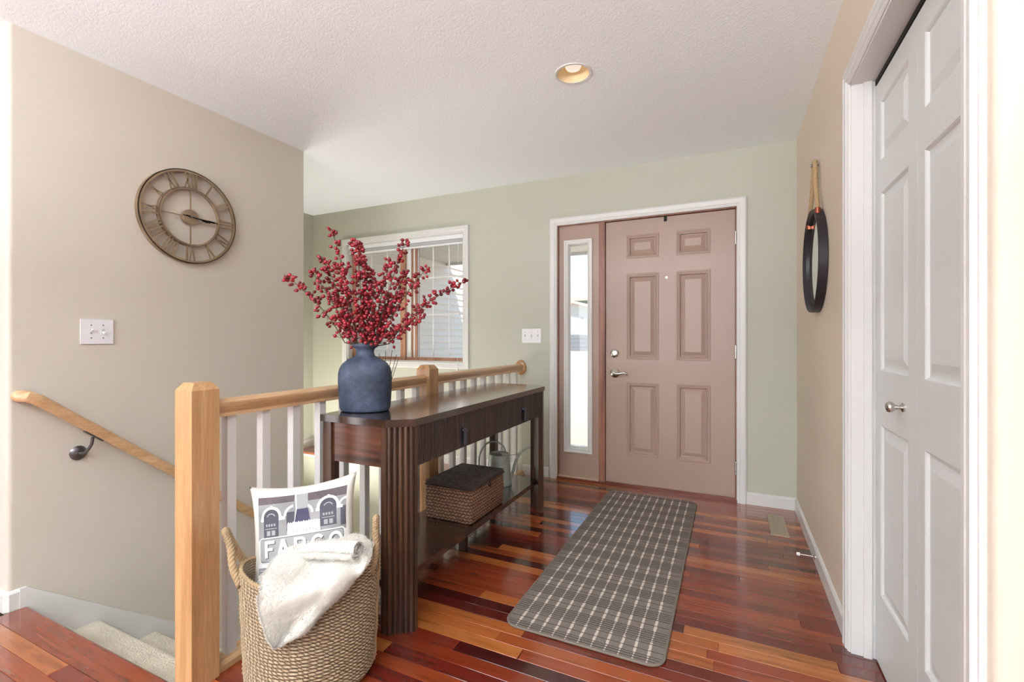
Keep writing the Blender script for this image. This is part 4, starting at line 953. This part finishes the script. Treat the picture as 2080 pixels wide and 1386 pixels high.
def ring(cx, cy, ro, ri, a0, a1, n_=18):
    o_ = [(cx+ro*math.cos(a), cy-ro*math.sin(a)) for a in [a0+(a1-a0)*i/n_ for i in range(n_+1)]]; i_ = [(cx+ri*math.cos(a), cy-ri*math.sin(a)) for a in [a0+(a1-a0)*i/n_ for i in range(n_+1)]]
    return [[o_[i], o_[i+1], i_[i+1], i_[i]] for i in range(n_)]
def rect(x0, y0, x1, y1): return [(x0, y0), (x1, y0), (x1, y1), (x0, y1)]
ink = lambda nm, r_, g_, b_, vy=.12: plain(nm, lin(r_, g_, b_), .9, vary=vy, bump=.2, bscale=500)
I1, I2, I3, I4, I5 = ink('ink_grey', 138, 136, 136, .3), ink('ink_dark', 78, 76, 86, .35), ink('ink_white', 232, 230, 226, .02), ink('ink_brown', 92, 82, 86, .4), ink('ink_pale_grey', 152, 151, 150, .06)
decal('print_ground', [rect(0, 0, 1, .46)], I1, 0)
decal('print_cornice', [rect(0, 0, .42, .085)], I4, 1); decal('print_cornice', [rect(.56, 0, 1, .10)], I4, 1)
win_ = []; lt = []
for cx_a, cy_a, ro, yb_ in ((.168, .235, .108, .44), (.79, .20, .112, .40)):
    win_ += [[(cx_a+ro*.82*math.cos(a), cy_a-ro*.9*math.sin(a)) for a in [math.pi*i/16 for i in range(17)]], rect(cx_a-ro*.82, cy_a, cx_a+ro*.82, yb_)]
    lt += ring(cx_a, cy_a, ro*1.12, ro*.84, 0, math.pi); lt += [rect(cx_a-ro*1.2, cy_a, cx_a-ro*.84, cy_a+.035), rect(cx_a+ro*.84, cy_a, cx_a+ro*1.5, cy_a+.035), rect(cx_a-.012, cy_a-ro*1.2, cx_a+.012, cy_a-ro*1.0)]
lt += ring(.43, .235, .115, .088, math.pi*.55, math.pi); lt += ring(1.0, .22, .10, .075, math.pi*.5, math.pi); lt += ring(.52, .235, .11, .085, 0, math.pi*.35)
win_ += [rect(.345, .2, .43, .40), rect(.93, .22, 1, .42)]
for k in range(2): decal('print_window', win_[2*k:2*k+2], I2, 1)
for q in win_[4:]: decal('print_window', [q], I2, 1)
tag(decal('print_arches', lt, I3, 2), kind='stuff')
det = []
for cx_a, y_ in ((.168, .20), (.79, .165)):
    det += ring(cx_a, y_+.045, .058, .046, math.pi*.15, math.pi*.85, 8)
    for k in range(4): det.append(rect(cx_a-.06+k*.031, y_+.10, cx_a-.04+k*.031, y_+.125))
    det += [rect(cx_a-.07, y_+.145, cx_a+.07, y_+.153), rect(cx_a-.05, y_+.17, cx_a-.008, y_+.22), rect(cx_a+.008, y_+.17, cx_a+.05, y_+.22)]
tag(decal('print_window_bars', det, I5, 2), kind='stuff')
decal('print_tower_shade', [[(.45, .17), (.57, .17), (.60, .34), (.42, .34)]], ink('ink_navy', 66, 64, 86, .3), 3)
decal('print_tower', [[(.43, 0), (.565, 0), (.575, .18), (.445, .18)]], I5, 3)
decal('print_tower_edge', [[(.425, 0), (.44, 0), (.455, .18), (.43, .33), (.425, .33), (.445, .18)]], I3, 4)
mq = [(.355, .44), (.355, .33)]
for k in range(12): mq += [(.365+k*.0275, .305+(k % 2)*.006), (.378+k*.0275, .322)]
mq += [(.70, .32), (.70, .44)]; decal('print_marquee', [mq], I3, 4)
tag(decal('print_marquee_dots', [rect(.38+k*.035, .39+(k % 3)*.012, .388+k*.035, .398+(k % 3)*.012) for k in range(9)], I2, 5), kind='stuff')
decal('print_sign', [rrect(.02, .98, .437, .70, .035, 5)], I3, 5)
decal('print_sign_line', [rrect(.032, .968, .450, .687, .028, 5)], I2, 6)
decal('print_sign_face', [rrect(.037, .963, .456, .682, .026, 5)], I5, 7)
# the letters, cut as flat shapes
def letters(dx, dy):
    T, Bt = .470, .642; h_ = Bt-T
    def at(x0, pts): return [(x0+px+dx, T+py*h_+dy) for px, py in pts]
    x = .095; F_ = [at(x, [(0, 0), (.036, 0), (.036, 1), (0, 1)]), at(x, [(.036, 0), (.118, 0), (.118, .2), (.036, .2)]), at(x, [(.036, .42), (.098, .42), (.098, .6), (.036, .6)])]
    x = .238; A_ = [at(x, [(.05, 0), (.092, 0), (.04, 1), (0, 1)]), at(x, [(.05, 0), (.092, 0), (.142, 1), (.102, 1)]), at(x, [(.03, .62), (.112, .62), (.118, .8), (.024, .8)])]
    x = .425; L = [at(x, [(0, 0), (.034, 0), (.034, 1), (0, 1)]), at(x, [(.034, 0), (.075, 0), (.075, .18), (.034, .18)]), at(x, [(.034, .42), (.075, .42), (.075, .6), (.034, .6)]), at(x, [(.045, .6), (.08, .56), (.124, 1), (.084, 1)])]
    R_ = L+[[(x+.075+dx+p[0]-0, T+.3*h_+dy+p[1]) for p in q] for q in ring(0, 0, .3*h_, .12*h_, -math.pi/2, math.pi/2, 10)]
    G_ = [[(.675+dx+p[0]*.88, T+.5*h_+dy+p[1]) for p in q] for q in ring(0, 0, .5*h_, .5*h_-.034, R(40), R(335), 22)]; G_ += [at(.675, [(.005, .52), (.078, .52), (.078, .68), (.005, .68)]), at(.675, [(.044, .6), (.078, .6), (.078, .9), (.044, .9)])]
    O_ = [[(.868+dx+p[0]*.95, T+.5*h_+dy+p[1]) for p in q] for q in ring(0, 0, .5*h_, .5*h_-.034, 0, 2*math.pi, 30)]
    return [F_, A_, R_, G_, O_]
for q in letters(.008, .008): decal('print_letter_shade', q, ink('ink_shadow', 58, 56, 58, .1), 8)
for q in letters(0, 0): decal('print_letter', q, I3, 10)
decal('print_line', [rect(0, .70, 1, .74)], I3, 4); decal('print_line', [rect(.02, .765, .98, .772)], I3, 4)
decal('print_lower', [rect(0, .70, 1, .80)], I5, 2); decal('print_street', [rect(0, .80, 1, 1.0)], ink('ink_street', 70, 66, 76, .25), 2)

# ------------------------------------------------------------------ fleece throw
thr = thing('fleece_throw', BC+Vector((0, 0, .2)), 'fluffy white fleece throw draped over the basket rim', 'throw blanket')
def WP(px, py, dep):   # a measured point of the throw, as a place in the room
    k = (px-1040)/943.05; p = (FW+RT*k)*dep; return Vector((p.x, p.y, 1.1266-(py-689.5)/943.05*dep))
rows = [
 [(560, 1142, 1.64), (600, 1112, 1.66), (650, 1097, 1.68), (700, 1090, 1.70), (735, 1092, 1.71), (755, 1110, 1.70)],
 [(536, 1176, 1.54), (590, 1140, 1.56), (645, 1120, 1.58), (690, 1114, 1.60), (728, 1122, 1.63), (752, 1138, 1.66)],
 [(531, 1192, 1.44), (578, 1176, 1.45), (628, 1152, 1.47), (672, 1140, 1.49), (712, 1146, 1.53), (742, 1158, 1.585)],
 [(534, 1215, 1.383), (572, 1212, 1.378), (615, 1196, 1.383), (655, 1184, 1.40), (690, 1184, 1.435), (716, 1180, 1.49)],
 [(539, 1245, 1.372), (570, 1246, 1.368), (605, 1236, 1.370), (635, 1228, 1.382), (658, 1228, 1.402), (675, 1226, 1.43)],
 [(548, 1276, 1.375), (570, 1278, 1.372), (592, 1274, 1.374), (612, 1270, 1.380), (628, 1266, 1.388), (640, 1258, 1.40)],
 [(562, 1308, 1.390), (568, 1310, 1.388), (575, 1307, 1.388), (583, 1303, 1.390), (591, 1297, 1.393), (598, 1291, 1.398)]]
ZS = [[.398, .425, .44, .447, .445, .43], [.398, .412, .42, .428, .428, .418], [.396, .402, .404, .408, .411, .41]]
def body_dist(px, py):   # how far along the ray the basket's outer wall lies
    d = .9
    while d < 2:
        p = WP(px, py, d); q = p-BC; k_ = max(0, min(1.05, p.z/RIM)); a_ = .190+.016*k_**.9+.004; c_ = .158+.012*k_**.9+.004
        if (q.dot(bu)/a_)**2+(q.dot(bv)/c_)**2 < 1: return d
        d += .0015
    return 1.45
for j_, r_ in enumerate(rows):
    for i_, c in enumerate(r_):
        if j_ < 3: r_[i_] = (c[0], c[1], (1.1266-ZS[j_][i_])*943.05/(c[1]-689.5))
        else: r_[i_] = (c[0], c[1], body_dist(c[0], c[1])-.014)
W_ = [[WP(*c) for c in r_] for r_ in rows]
cols = [catmull(r_, 10) for r_ in W_]; NV = len(cols[0])
surf = [catmull([cols[j][i] for j in range(len(cols))], 10) for i in range(NV)]; NU = len(surf[0])
view_n = -FW
pts = [[surf[i][j] for i in range(NV)] for j in range(NU)]
def gnorm(P, j, i):
    a = P[min(j+1, NU-1)][i]-P[max(j-1, 0)][i]; c = P[j][min(i+1, NV-1)]-P[j][max(i-1, 0)]; n_ = a.cross(c).normalized(); return n_ if n_.dot(view_n) > 0 or n_.z > .3 else -n_
NR = [[gnorm(pts, j, i) for i in range(NV)] for j in range(NU)]
for j in range(NU):
    for i in range(NV):
        u_, v_ = i/(NV-1), j/(NU-1)
        fold = .012*math.sin(u_*8.5+v_*1.6+.6)*(1-abs(2*v_-1)**2*.4)+.008*noise.noise(Vector((u_*3, v_*4, 2)))*2+.0022*noise.noise(Vector((u_*12, v_*14, 7)))
        pts[j][i] = pts[j][i]+NR[j][i]*(fold+.010)
b = B(); g = [[b.bm.verts.new(pts[j][i]) for i in range(NV)] for j in range(NU)]
gb = [[b.bm.verts.new(pts[j][i]-NR[j][i]*.012*min(1, 8*min(i, NV-1-i)/(NV-1)+.35)) for i in range(NV)] for j in range(NU)]
for G_ in (g, gb):
    for j in range(NU-1):
        for i in range(NV-1): b.bm.faces.new([G_[j][i], G_[j][i+1], G_[j+1][i+1], G_[j+1][i]])
for i in range(NV-1):
    b.bm.faces.new([g[0][i], g[0][i+1], gb[0][i+1], gb[0][i]]); b.bm.faces.new([g[-1][i], g[-1][i+1], gb[-1][i+1], gb[-1][i]])
for j in range(NU-1):
    b.bm.faces.new([g[j][0], g[j+1][0], gb[j+1][0], gb[j][0]]); b.bm.faces.new([g[j][-1], g[j+1][-1], gb[j+1][-1], gb[j][-1]])
fleece = plain('cream_fleece', lin(224, 219, 209), .95, bump=.6, bscale=220, vary=.02, bdist=.002); fleece.node_tree.nodes['Principled BSDF'].inputs['Sheen Weight'].default_value = .4
b.obj('blanket', fleece, thr, smooth=True)
# rolled end at the right
b = B(); e0 = WP(728, 1118, 1.465); e1 = WP(592, 1124, 1.55); ax = (e1-e0).normalized(); s1 = ax.cross(Vector((0, 0, 1))).normalized(); s2 = s1.cross(ax); NS = 60; ringa = []; RL = []
for q in range(19):
    t_ = q/18; off = e0+(e1-e0)*t_+Vector((0, 0, .010*math.sin(t_*3.1))); rr_ = []
    for k in range(NS):
        a = -k/(NS-1)*2*math.pi*2.7+1.2; r_ = (.001+.038*k/(NS-1))*(1-.35*t_**2)*(.93 if q == 0 else 1); p_ = off+s1*(r_*math.cos(a))+s2*(r_*math.sin(a)*.92); rr_.append(b.bm.verts.new(p_))
        if k > NS*.55: RL.append((p_.copy(), (p_-off).normalized()))
    ringa.append(rr_)
for A, C in zip(ringa, ringa[1:]):
    for k in range(NS-1): b.bm.faces.new([A[k], A[k+1], C[k+1], C[k]])
b.obj('rolled_end', fleece, thr, smooth=True)
# bulk of the throw stuffed inside the basket
b = B(); prof_ = [(0, .12), (.6, .12), (.78, .16), (.84, .26), (.80, .33), (.5, .355), (.25, .365), (0, .37)]; rg = []
for r_, z in prof_:
    rg.append([b.bm.verts.new(BC+bu*(.200*r_*math.cos(t)*1.06)+bv*(.165*r_*math.sin(t)*1.03)+Vector((0, 0, z+.012*noise.noise(Vector((r_*3, t*1.3, 3)))))) for t in [2*math.pi*i/40 for i in range(40)]])
for A, C in zip(rg, rg[1:]):
    for j in range(40): b.bm.faces.new([A[j], A[(j+1) % 40], C[(j+1) % 40], C[j]])
bmesh.ops.remove_doubles(b.bm, verts=b.bm.verts, dist=1e-4); b.obj('tucked_part', fleece, thr, smooth=True)
# pile: short fibres
rf = random.Random(3); b = B(); bm = b.bm
for _ in range(26000):
    j = rf.random()*(NU-1.001); i = rf.random()*(NV-1.001)
    if rf.random() < .18: i = rf.choice([0.02, NV-1.02]) if rf.random() < .8 else i
    if rf.random() < .04: j = NU-1.02
    j0, i0 = int(j), int(i); p = pts[j0][i0].lerp(pts[j0][i0+1], i-i0).lerp(pts[j0+1][i0].lerp(pts[j0+1][i0+1], i-i0), j-j0); n_ = NR[j0][i0]
    d = (n_*.8+Vector((rf.gauss(0, .5), rf.gauss(0, .5), rf.gauss(-.25, .5)))).normalized(); s_ = d.cross(Vector((rf.random(), rf.random(), rf.random()))).normalized()*.0009; ln = rf.uniform(.004, .010)
    bm.faces.new([bm.verts.new(p-s_-n_*.001), bm.verts.new(p+s_-n_*.001), bm.verts.new(p+d*ln)])
for _ in range(6000):
    p, n_ = rf.choice(RL); p = p+Vector((rf.gauss(0, .003), rf.gauss(0, .003), rf.gauss(0, .003)))
    d = (n_*.9+Vector((rf.gauss(0, .5), rf.gauss(0, .5), rf.gauss(0, .5)))).normalized(); s_ = d.cross(Vector((rf.random(), rf.random(), rf.random()))).normalized()*.0009
    bm.faces.new([bm.verts.new(p-s_-n_*.003), bm.verts.new(p+s_-n_*.003), bm.verts.new(p+d*rf.uniform(.004, .009))])
o = b.obj('pile', plain('fleece_pile', lin(232, 227, 218), .95), thr); tag(o, kind='stuff')

# ------------------------------------------------------------------ outside
def ext(name, b, mat, label, cat, parent=None, bevel=0): 
    o = b.obj(name, mat, parent, bevel=bevel); return tag(o, label, cat)
conc = plain('pale_concrete', lin(214, 196, 176), .9, bump=.3, bscale=30, vary=.04)
b = B(); b.box(-60, 40, 5.2, 120, -.6, -.2); struct(b.obj('ground', conc), 'sunlit pale concrete drive outside', 'ground')
m, n, bb = nodes('exposed_aggregate'); v = coords(n); t = N(n, 'ShaderNodeTexVoronoi'); t.inputs['Scale'].default_value = 60; n.links.new(v, t.inputs[0]); r = ramp(n, [(0, lin(70, 66, 64)), (.4, lin(140, 134, 130)), (1, lin(210, 204, 198))]); n.links.new(t.outputs['Color'], r.inputs[0]); n.links.new(r.outputs[0], bb.inputs[0])
b = B(); b.box(-4.6, 2.5, G+.165, 5.2, -.35, -.1); struct(b.obj('porch_slab', m), 'pebbled porch slab outside the door', 'porch')
sid = plain('grey_vinyl_siding', lin(222, 213, 204), .55)
gw = thing('garage_wall', (-4.6, 6.5, -.2), 'grey lap siding wall of the garage wing seen through the window', 'siding wall', kind='structure')
b = B(); b.box(-4.9, -4.635, G+.17, 10, -.2, 3.2); b.obj('sheathing', sid, gw)
pm = None
for i in range(24):
    z = -.15+i*.112
    if pm is None: b = B(); b.prism([(-4.63, z), (-4.592, z), (-4.592, z+.012), (-4.618, z+.1), (-4.618, z+.1125), (-4.63, z+.1125)], 'Y', G+.18, 9.9); pm = b.obj('siding_board', sid, gw); z00 = z
    else: c = pm.copy(); COL.objects.link(c); c.parent = gw; c.location = pm.location+Vector((0, 0, z-z00))
sf = thing('porch_soffit', (-2, 5.2, 2.44), 'slatted porch soffit outside over the entry', 'soffit', kind='structure')
b = B(); b.box(-4.63, -.75, G+.165, 7.0, 2.505, 2.75); b.obj('roof_deck', sid, sf)
pm = None; sfm = plain('cream_soffit', lin(206, 202, 190), .6)
for i in range(33):
    y = G+.17+i*.103
    if y > 6.95: break
    if pm is None: b = B(); b.prism([(y, 2.505), (y, 2.492), (y+.008, 2.484), (y+.094, 2.484), (y+.102, 2.492), (y+.102, 2.505)], 'X', -4.6, -.75); pm = b.obj('soffit_board', sfm, sf); y00 = y
    else: c = pm.copy(); COL.objects.link(c); c.parent = sf; c.location = pm.location+Vector((0, y-y00, 0))
b = B(); b.box(-4.63, -.75, 7.0, 7.03, 2.44, 2.75); b.box(-.75, -.72, G+.165, 7.03, 2.44, 2.75); b.obj('fascia', MAT['white'], sf)
# houses across the street
hs1 = thing('house', (-15.5, 50, -.2), 'grey house with gabled garage across the street seen through the sidelight', 'house')
hw = plain('house_grey', lin(205, 200, 192), .8); hr_ = plain('house_roof_pale', lin(226, 206, 184), .9); gd = plain('garage_door_grey', lin(150, 148, 150), .6); dk = plain('house_dark_band', lin(120, 140, 142), .7)
b = B(); b.box(-22, -9, 50, 60, -.2, 3.5); b.prism([(-22, 3.5), (-9, 3.5), (-15.9, 5.2)], 'Y', 50, 60); b.obj('wall', hw, hs1)
b = B(); b.prism([(-22.5, 3.3), (-22.5, 3.6), (-15.9, 5.45), (-8.5, 3.5), (-8.5, 3.2), (-15.9, 5.15)], 'Y', 49.5, 60.5); b.obj('roof', hr_, hs1)
for k in range(4):
    b = B(); b.box(-19, -12.5, 49.93, 49.999, -.2+k*.46, .24+k*.46); b.obj('door_panel', gd, hs1, bevel=.02)
hs2 = thing('house', (-22, 70, -.2), 'larger pale-roofed house standing behind the gabled garage', 'house')
b = B(); b.box(-40, -8, 70, 82, -.2, 7.2); b.obj('wall', dk, hs2)
b = B(); b.prism([(69, 7.1), (69, 7.5), (76, 9.4), (83, 7.5), (83, 7.1)], 'X', -41, -7); b.obj('roof', hr_, hs2)
b = B()
for x in (-19.5, -17.2, -14.8): b.box(x, x+1.2, 69.95, 69.999, 5.4, 6.5)
b.obj('windows', plain('window_dark', lin(70, 80, 88), .2), hs2)
